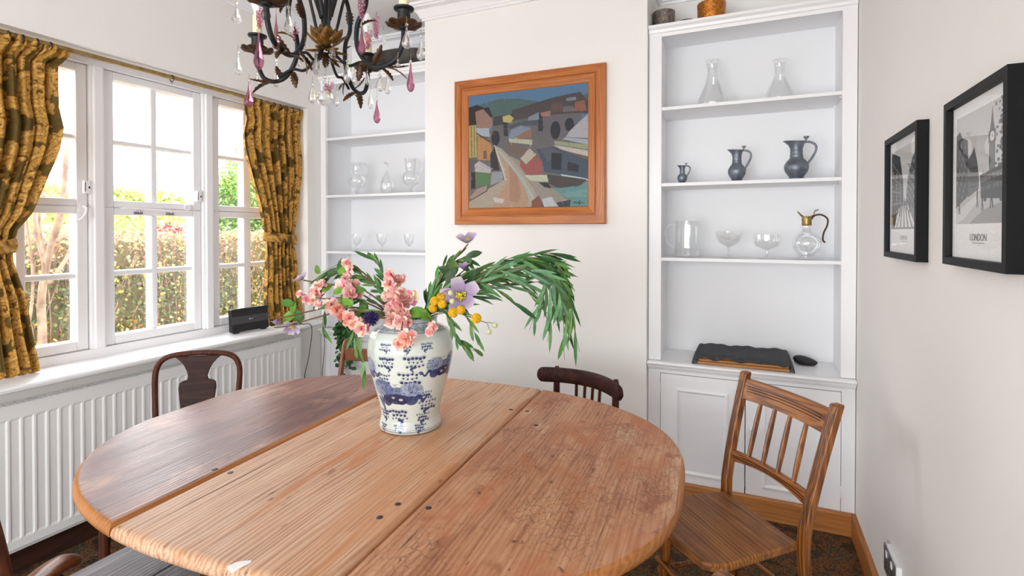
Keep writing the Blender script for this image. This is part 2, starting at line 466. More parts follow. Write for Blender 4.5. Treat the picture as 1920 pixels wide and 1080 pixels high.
# carpet
def carpet_mat():
    m, nt, out = newmat('patterned_carpet')
    tc = N(nt, 'ShaderNodeTexCoord')
    n1 = N(nt, 'ShaderNodeTexNoise', Scale=9.0, Detail=7.0, Roughness=0.75, Distortion=0.4); lk(nt, tc.outputs['Object'], n1.inputs['Vector'])
    r1 = ramp(nt, [(0.28, L(34, 30, 28)), (0.40, L(66, 58, 50)), (0.47, L(84, 66, 48)), (0.51, L(132, 88, 52)), (0.55, L(72, 62, 54)), (0.62, L(88, 92, 68)), (0.72, L(140, 122, 98))])
    lk(nt, n1.outputs[0], r1.inputs[0])
    n2 = N(nt, 'ShaderNodeTexNoise', Scale=140.0, Detail=3.0); lk(nt, tc.outputs['Object'], n2.inputs['Vector'])
    r2 = ramp(nt, [(0.3, (0.3, 0.3, 0.3, 1)), (0.7, (1.5, 1.45, 1.4, 1))]); lk(nt, n2.outputs[0], r2.inputs[0])
    c = mixc(nt, 1.0, r1.outputs[0], r2.outputs[0], 'MULTIPLY')
    b = N(nt, 'ShaderNodeBsdfPrincipled', Roughness=0.95); b.inputs['Specular IOR Level'].default_value = 0.1
    lk(nt, c, b.inputs['Base Color'])
    bp = N(nt, 'ShaderNodeBump', Strength=0.8, Distance=0.006); lk(nt, n2.outputs[0], bp.inputs['Height']); lk(nt, bp.outputs[0], b.inputs['Normal'])
    lk(nt, b.outputs[0], out.inputs[0]); return m
w = MB(); w.box(XL, YF - .1, -.06, XR_, YB, 0)
tag(w.build('floor', carpet_mat()), kind='structure')

# cornice all round the ceiling
prof = [(0, 2.806), (0.012, 2.806), (0.016, 2.818), (0.024, 2.822), (0.032, 2.845), (0.05, 2.866), (0.078, 2.874), (0.082, 2.882), (0.094, 2.884), (0.094, ZC), (0, ZC)]
w = MB(); w.sweep([(XL, YF), (XL, YB), (-1.922, YB), (-1.922, 2.92), (-.505, 2.92), (-.505, YB), (XR_, YB), (XR_, YF)], prof)
tag(w.build('trim_1', WHITE, smooth=25), kind='structure')

PINE = wood('orange_pine_skirting', [(0.25, L(140, 84, 34)), (0.5, L(176, 112, 52)), (0.75, L(196, 134, 70))], axis=(0, 0, R(90)), stretch=9, scale=2.5, rough=(.4, .6),
            stains=[(9.0, L(62, 36, 16), .70, .78, 1.0)])
PINEY = wood('orange_pine_skirting_side', [(0.25, L(136, 82, 36)), (0.5, L(168, 106, 50)), (0.75, L(188, 126, 66))], stretch=9, scale=2.5, rough=(.4, .6))
bp_ = [(0, 0), (0.02, 0), (0.02, 0.098), (0.016, 0.105), (0, 0.105)]
w = MB(); w.sweep([(-.505, 2.955), (XR_ - .02, 2.955)], bp_); tag(w.build('baseboard_back', PINE), kind='structure')
w = MB(); w.sweep([(XR_, 2.955), (XR_, YF)], bp_); tag(w.build('baseboard_right', PINEY), kind='structure')
DARKSK = wood('dark_shaded_skirting', [(0.3, L(44, 24, 18)), (0.7, L(70, 40, 28))], rough=(.4, .6))  # dark brown skirting with the shadow below the radiator put into its colour
w = MB(); w.sweep([(XL, YF), (XL, 2.955)], bp_); tag(w.build('baseboard_left', DARKSK), kind='structure')
w = MB(); w.sweep([(-1.922, 2.955), (-1.922, 2.92), (-.505, 2.92), (-.505, 2.955)], bp_); tag(w.build('trim_2', PINE), kind='structure')

# ------------------------------------------------------------------ window
win = thing('window_1', None, None, (-3.0, 1.87, .8), kind='structure')
f = MB()
FX0, FX1 = -3.10, -2.965
f.box(FX0, WY0, WZ0, FX1, 1.01, WZ1); f.box(FX0, 2.73, WZ0, FX1, WY1, WZ1)
f.box(FX0, 1.01, 2.27, FX1, 2.73, WZ1); f.box(FX0, 1.01, WZ0, FX1, 2.73, .864)
f.build('frame', WHITE, win, bevel=.004)
for y0, y1 in ((1.542, 1.610), (2.135, 2.203)):
    f = MB(); f.box(FX0, y0, .864, FX1, y1, 2.27); f.box(FX1 - .002, y0 + .012, .864, FX1 + .014, y1 - .012, 2.27)
    f.build('mullion', WHITE, win, bevel=.005)
f = MB()
sp = [(-.12, .790), (.118, .790), (.128, .797), (.130, .808), (.126, .816), (.116, .820), (-.12, .820)]
f.sweep([(XL, WY0 - .06), (XL, WY1 + .03)], sp)
f.build('sill', WHITE, win, smooth=30)
GY = [((1.06, 1.26), (1.297, 1.491)), ((1.660, 1.851), (1.885, 2.085)), ((2.253, 2.434), (2.49, 2.68))]
GZ = [((.913, 1.218), (1.245, 1.534)), ((1.608, 1.900), (1.922, 2.228))]
for bi, ((a0, a1), (b0, b1)) in enumerate(GY):
    for ri, ((c0, c1), (d0, d1)) in enumerate(GZ):
        s0, s1 = a0 - .048, b1 + .048
        z0, z1 = (.866, 1.570) if ri == 0 else (1.572, 2.268)
        f = MB(); X0, X1 = -3.05, -2.982
        f.box(X0, s0, z0, X1, a0, z1); f.box(X0, b1, z0, X1, s1, z1); f.box(X0, a0, z0, X1, b1, c0); f.box(X0, a0, d1, X1, b1, z1)
        sash = f.build('sash', WHITE, win, bevel=.006)
        f = MB(); f.box(-3.05, a1, c0, -2.995, b0, d1); f.box(-3.05, a0, c1, -2.996, b1, d0)
        f.build('glazing_bar', WHITE, sash, bevel=.007)
        f = MB(); f.box(-3.032, a0, c0, -3.028, b1, d1)
        f.build('pane', PANE, sash)
for y, z in ((1.527, 1.665), (2.108, 1.655)):
    f = MB(); f.box(-2.982, y - .014, z - .032, -2.958, y + .014, z + .032)
    o = f.build('sash_lock', WHITE, win, bevel=.003)
    f = MB(); f.box(-2.958, y + .004, z - .006, -2.9565, y + .010, z + .004); f.box(-2.958, y - .012, z - .022, -2.9575, y - .009, z + .022); f.build('keyhole', BLACK, o)
f = MB(); f.tube(spline([(-2.975, 1.515, 1.572), (-2.945, 1.513, 1.560), (-2.94, 1.505, 1.53), (-2.945, 1.488, 1.505), (-2.95, 1.472, 1.500)]), [.006] * 33, 8); f.box(-2.982, 1.500, 1.545, -2.972, 1.530, 1.59)
f.build('catch_handle', WHITE, win, smooth=40)
STEEL = plain('dull_steel', (150, 150, 152), 0.35, metal=0.8)
f = MB(); f.tube([(-2.968, 1.675, 1.566), (-2.966, 1.70, 1.569), (-2.966, 2.03, 1.562), (-2.966, 2.065, 1.560)], [.004, .006, .005, .004], 8)
o = f.build('stay_bar', WHITE, win, smooth=40)
for y in (1.775, 1.945):
    f = MB(); f.tube([(-2.984, y, 1.548), (-2.966, y, 1.552), (-2.966, y, 1.572)], .004, 6); f.box(-2.984, y - .022, 1.540, -2.978, y + .022, 1.552); f.build('stay_pin', STEEL, o)
f = MB(); f.tube(arc((0, 0), .016, 0, 340, 14), .003, 6)
for i, p in enumerate(f.v): f.v[i] = (-2.97 + p[2], 2.04 + p[0], 1.585 + p[1])
f.build('ring_pull', WHITE, win, smooth=40)

# unseen glazed opening added behind the viewpoint to light the room
win_added = thing('window_added', None, None, (-1.15, YF, 0), kind='structure')
f = MB()
for x0 in (DX0, -1.65, -.75, DX1 - .07): f.box(x0, YF - .10, .0, x0 + .07, YF - .04, DZ)
f.box(DX0, YF - .10, DZ - .08, DX1, YF - .04, DZ); f.box(DX0, YF - .10, 0, DX1, YF - .04, .10)
f.build('frame', WHITE, win_added, bevel=.004)
f = MB(); f.box(DX0 + .02, YF - .072, .05, DX1 - .02, YF - .068, DZ - .03); f.build('pane', PANE, win_added)

# ------------------------------------------------------------------ built-in alcove units
def alcove_unit(side, x0, x1, doors):
    Yf, Yk = 2.96, 3.285
    where = 'right of the painting' if side == 'right' else 'by the window curtain'
    bc = thing('built_in_bookcase', f'white built-in bookcase with open shelves in the alcove {where}', 'bookcase', ((x0 + x1) / 2, Yf, .745))
    g = .003
    xs0, xs1 = x0 + .071, x1 - .065
    if side == 'left': xs0, xs1 = x0 + .05, x1 - .026
    f = MB(); f.box(x0 + g, Yf, .746, xs0, Yf + .025, 2.51); f.build('stile', WHITE, bc, bevel=.003)
    f = MB(); f.box(xs1, Yf, .746, x1 - g, Yf + .025, 2.51); f.build('stile', WHITE, bc, bevel=.003)
    sx0 = x0 + .052 if side == 'right' else x0 + .012
    sx1 = x1 - .056 if side == 'right' else x1 - .012
    f = MB(); f.box(sx0 - .012, Yf + .025, .746, sx0, Yk, 2.55); f.build('side_panel', SATIN, bc)
    f = MB(); f.box(sx1, Yf + .025, .746, sx1 + .012, Yk, 2.55); f.build('side_panel', SATIN, bc)
    f = MB(); f.box(sx0, Yk - .01, .746, sx1, Yk, 2.55); f.build('back_panel', SATIN, bc)
    f = MB(); f.box(sx0 - .012, Yf + .0, 2.535, sx1 + .012, Yk, 2.555); f.build('top_panel', SATIN, bc)
    f = MB()
    cp = [(0, 2.503), (.008, 2.503), (.010, 2.520), (.018, 2.524), (.022, 2.538), (.032, 2.545), (.036, 2.548), (.036, 2.562), (0, 2.562)]
    f.sweep([(x0 + g, Yf + .012), (x1 - g, Yf + .012)], cp); f.box(x0 + g, Yf + .01, 2.503, x1 - g, Yf + .03, 2.562)
    f.build('cornice', WHITE, bc, smooth=25)
    for zb in (2.104, 1.692, 1.288):
        f = MB(); f.box(sx0 + .001, Yf + .008, zb, sx1 - .001, Yk - .011, zb + .018); sh = f.build('shelf', SATIN, bc, bevel=.002)
        for yy in (Yf + .06, Yk - .05):
            for xx in (sx0 + .006, sx1 - .006): f = MB(); f.box(xx - .006, yy - .005, zb - .006, xx + .006, yy + .005, zb); f.build('shelf_peg', SATIN, sh)
    top = MB()
    tp = [(0, .700), (.006, .700), (.010, .708), (.018, .712), (.020, .722), (.026, .724), (.036, .728), (.040, .735), (.036, .742), (.026, .745), (0, .745)]
    top.sweep([(x0 + g, Yf), (x1 - g, Yf)], tp); top.box(x0 + g, Yf - .002, .700, x1 - g, Yk, .745)
    t = top.build('cupboard_top', WHITE, loc=((x0 + x1) / 2, Yf, .70), smooth=25)
    tag(t, f'white moulded ledge over the cupboard in the alcove {where}', 'worktop')
    cb = thing('built_in_cupboard', f'white panelled two-door cupboard below the bookcase {where}', 'cupboard', ((x0 + x1) / 2, Yf, 0))
    f = MB(); d0, dm, d1 = doors
    f.box(x0 + g, Yf, .0, d0, Yf + .02, .698); f.box(d1, Yf, .0, x1 - g, Yf + .02, .698)
    f.box(d0, Yf, .679, d1, Yf + .02, .698); f.box(d0, Yf, 0.0, d1, Yf + .02, .078)
    f.build('face_frame', WHITE, cb, bevel=.002)
    f = MB(); f.box(x0 + g, Yf + .02, .0, x0 + .02, Yk, .698); f.box(x1 - .02, Yf + .02, 0, x1 - g, Yk, .698); f.box(x0 + .02, Yk - .02, 0, x1 - .02, Yk, .698)
    f.build('carcass', SATIN, cb)
    for a, b, kx in ((d0, dm, dm - .035), (dm, d1, dm + .035)):
        a += .002; b -= .002
        f = MB(); f.box(a, Yf + .001, .081, b, Yf + .02, .676)
        dr = f.build('door', WHITE, cb, bevel=.0015)
        pa, pb, pz0, pz1 = a + .077, b - .077, .144, .606
        f = MB(); mp = [(0, Yf + .001), (.004, Yf - .005), (.012, Yf - .006), (.018, Yf - .001), (.024, Yf + .001)]
        ring = []
        for i in range(5):
            o_, y_ = mp[i]
            ring.append([(pa + o_, y_, pz0 + o_), (pb - o_, y_, pz0 + o_), (pb - o_, y_, pz1 - o_), (pa + o_, y_, pz1 - o_)])
        vs = [p for r_ in ring for p in r_]; fs = []
        for i in range(4):
            for k in range(4): fs.append((i * 4 + k, i * 4 + (k + 1) % 4, (i + 1) * 4 + (k + 1) % 4, (i + 1) * 4 + k))
        f.add(vs, fs); f.build('panel_moulding', WHITE, dr)
        if kx > dm or side == 'left':
            f = MB(); M = Matrix.Translation((kx, Yf, .445)) @ Matrix.Rotation(R(90), 4, 'X')
            f.lathe([(.006, 0), (.006, .012), (.014, .018), (.016, .026), (.012, .033), (0, .035)], 16, M); f.build('knob', WHITE, dr, smooth=60)
        hx = a if kx > a + .1 else b
        for hz in (.57, .17):
            f = MB(); f.tube([(hx, Yf - .001, hz), (hx, Yf - .001, hz + .055)], .003, 8); f.build('hinge', WHITE, dr, smooth=40)
alcove_unit('right', -.505, XR_, (-.437, -.013, .410))
alcove_unit('left', XL, -1.922, (-2.76, -2.387, -2.01))

# ------------------------------------------------------------------ radiator
rad = thing('radiator', 'long white ribbed panel radiator on the wall under the window', 'radiator', (-2.81, 1.7, .11))
pit = .0447; ya, yb = .72, 2.700
ys = [ya, ya + .016]; dy = [0, 0]
y = ya + .022
while y + pit < yb - .01:
    ys += [y, y + .007, y + .031, y + .038]; dy += [0, 1, 1, 0]; y += pit
ys += [yb]; dy += [0]
zs = [.112, .128, .160, .172, .662, .672, .712, .726, .730]; dz = [0, 0, 0, 1, 1, 0, 0, 0, 0]; xo = [-.006, 0, 0, 0, 0, 0, 0, 0, -.006]
f = MB()
f.grid(len(ys), len(zs), lambda i, j: (-2.78 + xo[j] - .0036 * dy[i] * dz[j], ys[i], zs[j]))
f.build('front_panel', RADW, rad)
f = MB(); f.box(-2.838, ya + .01, .13, -2.826, yb - .01, .70); f.build('rear_panel', RADW, rad)
f = MB(); f.box(-2.842, ya - .004, .125, -2.784, ya, .728); f.box(-2.842, yb, .125, -2.784, yb + .004, .728); f.box(-2.786, yb - .001, .125, -2.780, yb + .004, .728); f.build('side_panel', RADW, rad)
f = MB(); f.box(-2.842, ya, .722, -2.836, yb, .729); f.box(-2.792, ya, .722, -2.786, yb, .729); f.box(-2.816, ya, .722, -2.812, yb, .729)
y = ya
while y < yb: f.box(-2.838, y, .722, -2.788, y + .0075, .728); y += .0195
f.build('grille', RADW, rad)
f = MB(); f.tube([(-2.80, yb + .01, 0), (-2.80, yb + .01, .15), (-2.80, yb - .01, .155)], .008, 8); f.build('pipe', RADW, rad, smooth=40)

# ------------------------------------------------------------------ curtain rail and curtains
RX, RZ = -2.895, 2.293
rail = thing('curtain_rail', 'slim aged brass curtain pole across the top of the window', 'curtain rail', (RX, 1.87, RZ))
f = MB(); f.tube([(RX, .93, RZ), (RX, 2.815, RZ)], .0115, 14); f.build('pole', BRASS, rail, smooth=40)
f = MB()
for yy in (.935, 2.81): f.tube([(XL - .115, yy, RZ + .015), (RX, yy, RZ)], .006, 8); f.lathe([(.016, -.006), (.018, 0), (.016, .006)], 14, Matrix.Translation((RX, yy, RZ)) @ Matrix.Rotation(R(90), 4, 'X'))
f.build('bracket', BRASS, rail, smooth=40)
def ring_at(y):
    f = MB(); pts = [(RX + .0175 * math.cos(a), y, RZ - .005 + .0175 * math.sin(a)) for a in np.linspace(0, 2 * math.pi, 17)]
    f.tube(pts, .0022, 6); pts = [(RX + .0008, y + .005 * math.cos(a), RZ - .028 + .006 * math.sin(a)) for a in np.linspace(0, 2 * math.pi, 11)]
    f.tube(pts, .0012, 5)
    return f.build('curtain_ring', BLACK, rail, smooth=60)
for y in [1.905] + [.95 + .05 * k for k in range(9)] + [2.43 + .052 * k for k in range(7)]: ring_at(y)

def damask():
    W, H = 560, 680
    A = Art(W, H, (96, 76, 32)); gold = (188, 140, 64); hi = (212, 168, 94); dk = (104, 70, 24); md = (158, 112, 46)
    rg = random.Random(5)
    def scroll(x, y, ang, sc, flip, turns=1.35):
        pts = []; ws = []
        for i in range(70):
            t = i / 69
            if t < .5:
                s_ = t / .5; px = (s_ - 1) * 150 * sc; py = -40 * sc * math.sin(s_ * math.pi) * (1 - s_ * .3)
            else:
                s_ = (t - .5) / .5; r_ = 58 * sc * (1 - .80 * s_); a = -math.pi / 2 + s_ * turns * 2 * math.pi
                px = r_ * math.cos(a); py = 58 * sc + r_ * math.sin(a)
            py *= flip; ca, sa = math.cos(ang), math.sin(ang)
            pts.append((x + px * ca - py * sa, y + px * sa + py * ca)); ws.append((16 + 36 * math.sin(math.pi * min(1, .12 + t * .95))) * sc)
        for ox in (-W, 0, W):
            for oy in (-H, 0, H):
                P = [(a + ox, b + oy) for a, b in pts]
                if all(q[0] < -160 or q[0] > W + 160 or q[1] < -160 or q[1] > H + 160 for q in P): continue
                lob = []
                for i in range(3, 52, 5):
                    (x1, y1), (x2, y2) = P[i], P[i + 1]; a = math.atan2(y2 - y1, x2 - x1)
                    for sd, k in ((-flip, 1.0), (flip, .62)):
                        if k < 1 and i > 30: continue
                        aa = a + sd * 1.0; l = (46 - .35 * i) * sc * k; o_ = ws[i] * .42
                        cx, cy = x1 + math.cos(a + sd * 1.57) * o_ + math.cos(aa) * l * .5, y1 + math.sin(a + sd * 1.57) * o_ + math.sin(aa) * l * .5
                        lob.append((cx, cy, l, aa, x1, y1))
                A.line(P, [w_ + 9 * sc for w_ in ws], dk)
                for (cx, cy, l, aa, _, _) in lob: A.ell(cx, cy, l * .74, l * .46, dk, 1, aa)
                for (cx, cy, l, aa, _, _) in lob: A.ell(cx, cy, l * .62, l * .36, gold, 1, aa); A.ell(cx - 3 * sc, cy - 3 * sc, l * .40, l * .15, hi, .7, aa)
                A.line(P, ws, gold); A.line([(a - 4 * sc, b - 3 * sc) for a, b in P], [w_ * .30 for w_ in ws], hi, .75); A.line([(a + 5 * sc, b + 5 * sc) for a, b in P], [w_ * .14 for w_ in ws], md, .9)
                for (cx, cy, l, aa, x1, y1) in lob: A.line([(x1, y1), (cx + math.cos(aa) * l * .3, cy + math.sin(aa) * l * .3)], 2.2 * sc, dk, .7)
    for i, (x, y, d, s, f_) in enumerate(((90, 60, 60, 1.15, 1), (330, 120, 200, 1.2, -1), (500, 250, 100, 1.0, 1), (150, 290, -70, 1.15, 1), (360, 350, 130, 1.15, -1), (60, 470, 20, 1.1, -1), (260, 520, -120, 1.15, 1), (470, 520, 80, 1.2, 1), (400, 620, 190, .9, -1), (140, 620, 150, .8, 1), (250, 230, 30, .75, -1), (450, 30, 10, .7, 1), (20, 250, 100, .7, -1), (240, 400, 70, .6, 1), (540, 400, -30, .65, 1))): scroll(x, y, R(d), s * .92, f_)
    A.noise(.09, 2, 2); A.noise(.05)
    return A
DAM = damask()
CURT = vcol('gold_damask_cloth', rough=0.8, spec=0.25, jitter=(40, .18), bump=(220, .25))
def interp(tab, z):
    zs_ = [t[0] for t in tab][::-1]; return np.interp(z, zs_, [t[1] for t in tab][::-1])
def curtain(name, label, e0, e1, ztop, zbot0, zbot1, tie, folds, seed, cloth_w):
    nx, nz = 260, 330
    th = thing(name, label, 'curtain', (-2.89, (e0[0][1] + e1[0][1]) / 2, zbot0))
    u = np.linspace(0, 1, nx); vs = []; cols = []
    rg = np.random.default_rng(seed); ph = rg.uniform(0, 6.28, 4); wob = rg.normal(0, .012, folds + 2)
    UU = []; VV = []
    for j in range(nz):
        t = j / (nz - 1)
        for i in range(nx):
            zb = zbot0 + (zbot1 - zbot0) * u[i]
            z = zb + (ztop - zb) * t
            y0 = interp(e0, z); y1 = interp(e1, z)
            head = max(0, (z - (ztop - .075)) / .075); hk = min(1, head * 3)
            gather = math.exp(-((z - tie) / .10) ** 2)
            amp = (.019 * (1 - .45 * gather)) * (1 - .5 * hk)
            us = u[i] + .012 * math.sin(2 * math.pi * (2 * u[i] + .6 * t) + ph[0])
            k = folds * us
            x = amp * (math.sin(2 * math.pi * k + ph[1] + .8 * math.sin(3.2 * t + ph[2])) + .35 * math.sin(4.3 * math.pi * k + ph[3] + 2.0 * t))
            x += hk * .006 * math.sin(2 * math.pi * folds * 2.7 * us + ph[2])
            x += .020 * gather * math.sin(math.pi * u[i])
            yy = y0 + (y1 - y0) * u[i] + .006 * math.sin(2 * math.pi * k + 1.2) * (1 - gather)
            sag = .008 * math.sin(2 * math.pi * k) * (1 - t) ** 8
            if hk > 0 and t > .985: z += .004 * math.sin(2 * math.pi * folds * 2.7 * us)
            vs.append((-2.893 + x, yy, z + sag)); UU.append(u[i] * cloth_w / .40); VV.append(z / .49 + .03 * math.sin(9 * u[i]) * gather)
    cols = DAM.sample_wrap(np.array(UU), np.array(VV))
    f = MB(); fs = [(j * nx + i, j * nx + i + 1, (j + 1) * nx + i + 1, (j + 1) * nx + i) for j in range(nz - 1) for i in range(nx - 1)]
    f.v = vs; f.f = fs; f.c = cols
    f.build('drape', CURT, th, smooth=180, solid=.002, usecol=True)
    # tie band
    f = MB(); n = 60; vs = []; cc = []
    y0 = interp(e0, tie) - .012; y1 = interp(e1, tie) + .012
    for j in range(7):
        for i in range(n):
            a = 2 * math.pi * i / n
            yy = (y0 + y1) / 2 + (y1 - y0) / 2 * math.cos(a); xx = -2.888 + .052 * math.sin(a)
            bulge = .006 * math.sin(math.pi * j / 6)
            vs.append((xx + bulge * math.sin(a), yy + bulge * math.cos(a), tie - .030 + .06 * j / 6 + .014 * math.cos(a) * (1 if 'left' in label else -1)))
            cc.append((i / n * .55 / .40, .3 + j * .018))
    fs = [(j * n + i, j * n + (i + 1) % n, (j + 1) * n + (i + 1) % n, (j + 1) * n + i) for j in range(6) for i in range(n)]
    cc = np.array(cc); f.v = vs; f.f = fs; f.c = DAM.sample_wrap(cc[:, 0], cc[:, 1])
    f.build('tieback', CURT, th, smooth=180, solid=.003, usecol=True)
    return th
Lr = [(2.30, 1.425), (2.262, 1.418), (2.20, 1.365), (2.016, 1.366), (1.923, 1.384), (1.823, 1.367), (1.772, 1.351), (1.697, 1.322), (1.528, 1.262), (1.457, 1.216), (1.377, 1.203), (1.321, 1.201), (1.251, 1.213), (1.156, 1.238), (1.061, 1.248), (.965, 1.262), (.842, 1.284), (.806, 1.288)]
Ll = [(2.30, .905), (1.9, .91), (1.38, .945), (1.1, .925), (.8, .915)]
curtain('curtain', 'gold and olive damask curtain left of the window, bunched by its tieback', Ll, Lr, 2.296, .826, .826, 1.375, 9, 3, .80)
Rl = [(2.30, 2.352), (2.253, 2.352), (2.157, 2.369), (2.077, 2.349), (1.994, 2.352), (1.897, 2.375), (1.80, 2.406), (1.701, 2.441), (1.565, 2.481), (1.461, 2.506), (1.374, 2.522), (1.322, 2.519), (1.217, 2.520), (1.112, 2.516), (1.008, 2.511), (.847, 2.531)]
Rr = [(2.30, 2.828), (2.25, 2.815), (2.211, 2.803), (2.098, 2.800), (1.952, 2.815), (1.838, 2.810), (1.724, 2.79), (1.574, 2.77), (1.462, 2.751), (1.369, 2.748), (1.314, 2.75), (1.202, 2.763), (1.051, 2.782), (.895, 2.815), (.80, 2.825)]
curtain('curtain', 'gold and olive damask curtain on the far side of the window, behind the router', Rl, Rr, 2.296, .826, .826, 1.40, 7, 11, .74)

# ------------------------------------------------------------------ broadband router on the sill
ROUT = plain('router_black', (26, 25, 28), 0.5, spec=0.4); ROUT2 = plain('router_charcoal', (66, 64, 68), 0.55, spec=0.4)
p0 = Vector((-2.862, 2.245, .8215)); p1 = Vector((-2.834, 2.490, .8215)); rd = (p1 - p0).normalized(); rn = Vector((rd.y, -rd.x, 0)); W_ = (p1 - p0).length
rt = thing('broadband_router', 'black upright box router with a charcoal band standing on the window sill', 'router', tuple((p0 + p1) / 2))
Mr = Matrix.Translation(p0 + rn * .0) @ Matrix((( rd.x, -rn.x, 0, 0), (rd.y, -rn.y, 0, 0), (0, 0, 1, 0), (0, 0, 0, 1))).to_4x4() @ Matrix.Rotation(R(-5), 4, 'X')
def rrect(x0, z0, x1, z1, r, n=5):
    pts = []
    for cx, cz, a0 in ((x1 - r, z1 - r, 0), (x0 + r, z1 - r, 90), (x0 + r, z0 + r, 180), (x1 - r, z0 + r, 270)):
        for i in range(n): a = R(a0 + 90 * i / (n - 1)); pts.append((cx + r * math.cos(a), cz + r * math.sin(a)))
    return pts
Mx = Mr @ Matrix.Rotation(R(90), 4, 'X')
f = MB(); f.prism(rrect(0, .006, W_, .150, .010), -.036, 0, Mx); f.build('case', ROUT, rt, bevel=.003)
f = MB(); f.box(.003, -.0015, .056, W_ - .003, .001, .102, Mr); f.build('band', ROUT2, rt)
for a_ in (.018, W_ - .045): f = MB(); f.box(a_, .002, 0, a_ + .027, .030, .008, Mr); f.build('foot', ROUT, rt)
def text_mesh(txt, size, name, mat, parent, M, extrude=.0004, font_sx=1.0):
    cu = bpy.data.curves.new(name, 'FONT'); cu.body = txt; cu.size = size; cu.extrude = extrude; cu.align_x = 'CENTER'; cu.align_y = 'CENTER'
    to = bpy.data.objects.new(name, cu); COL.objects.link(to)
    dg = bpy.context.evaluated_depsgraph_get(); me = bpy.data.meshes.new_from_object(to.evaluated_get(dg)); bpy.data.objects.remove(to); bpy.data.curves.remove(cu)
    f = MB(); f.add([M @ Vector((v.co.x * font_sx, v.co.y, v.co.z)) for v in me.vertices], [tuple(p.vertices) for p in me.polygons]); bpy.data.meshes.remove(me)
    return f.build(name, mat, parent)
LOGO = plain('pale_logo_print', (226, 226, 230), 0.4)
Mt = Mr @ Matrix.Translation((W_ * .5, -.002, .079)) @ Matrix.Rotation(R(90), 4, 'X')
text_mesh('BT', .011, 'logo', LOGO, rt, Mt @ Matrix.Translation((-.006, 0, 0)))
f = MB(); f.tube([Mt @ Vector((.004 + .0045 * math.cos(a) + .004, .0035 * math.sin(a), 0)) for a in np.linspace(.3, 5.6, 12)], .0005, 5); f.build('logo_ring', LOGO, rt)

CABLE = plain('black_cable', (24, 24, 26), 0.5)
f = MB(); f.tube(spline([(-2.80, 2.50, .826), (-2.77, 2.58, .824), (-2.745, 2.68, .824), (-2.70, 2.72, .80), (-2.745, 2.74, .60), (-2.78, 2.735, .45), (-2.79, 2.78, .40), (-2.80, 2.80, .30), (-2.81, 2.80, .10)]), .0026, 6)
tag(f.build('power_cable', CABLE, smooth=60, loc=(-2.76, 2.73, .45)), 'black cable dropping from the sill beside the radiator end', 'cable')
f = MB(); f.tube(spline([(-2.74, 2.97, .752), (-2.772, 2.925, .76), (-2.785, 2.915, .735), (-2.790, 2.935, .64), (-2.805, 2.935, .50), (-2.815, 2.935, .38), (-2.80, 2.935, .20), (-2.80, 2.93, .01)]), .0024, 6)
tag(f.build('lamp_cable', CABLE, smooth=60, loc=(-2.79, 2.935, .5)), 'thin black cable hanging down the cupboard in the corner by the ivy', 'cable')

# ------------------------------------------------------------------ dining table
TH = R(3.54)
tab = thing('dining_table', 'large oval drop-leaf table of worn pine boards', 'table', (-1.1106, 1.4782, 0), TH, local=True)
A_, B_, EX = .952, .727, 2.4566
def vmax(u): return B_ * max(0.0, 1 - abs(u / A_) ** EX) ** (1 / EX)
LIGHT = wood('scrubbed_pine', [(0.28, L(126, 84, 58)), (0.40, L(182, 138, 106)), (0.52, L(206, 166, 136)), (0.72, L(222, 192, 166))], stretch=16, scale=2.4, rough=(.42, .60), bump=.3, rings=.42,
             streaks=(L(108, 62, 34), .62, .72), stains=[(6.0, L(190, 122, 72), .56, .66, .22), (2.2, L(200, 142, 98), .46, .66, .3), (14.0, L(150, 92, 54), .66, .72, .3), (3.3, L(234, 206, 178), .58, .72, .25)], specks=.14)
PURP = wood('reddish_brown_pine', [(0.28, L(66, 40, 38)), (0.40, L(112, 74, 66)), (0.52, L(144, 102, 92)), (0.72, L(182, 140, 124))], stretch=13, scale=2.2, rough=(.30, .50), bump=.45, rings=.45, spec=.6,
            streaks=(L(60, 34, 30), .60, .70), stains=[(3.0, L(100, 60, 56), .48, .64, .35), (5.0, L(182, 138, 112), .56, .70, .4), (11.0, L(84, 50, 46), .62, .70, .35)], specks=.08)
ORAN = wood('scratched_orange_pine', [(0.28, L(110, 66, 42)), (0.40, L(158, 102, 70)), (0.52, L(186, 132, 96)), (0.72, L(210, 164, 130))], stretch=5, scale=2.6, rough=(.38, .58), bump=.4, rings=.22,
            streaks=(L(104, 60, 36), .64, .76), stains=[(7.0, L(180, 110, 68), .50, .66, .55), (3.4, L(216, 182, 148), .55, .70, .5), (11.0, L(150, 90, 58), .57, .68, .7), (24.0, L(104, 62, 40), .63, .70, .8)], specks=.10, crackle=.6)
EDGE = wood('honey_pine_edge', [(0.25, L(138, 80, 34)), (0.5, L(176, 112, 54)), (0.78, L(198, 138, 78))], stretch=9, scale=2.6, rough=(.3, .5), bump=.2)
UNDER = wood('dark_oak_frame', [(0.25, L(34, 20, 14)), (0.55, L(58, 34, 22)), (0.8, L(78, 48, 30))], stretch=9, rough=(.35, .55))
def top_poly(u0, u1, n=56):
    us = np.linspace(u0, u1, n); return us
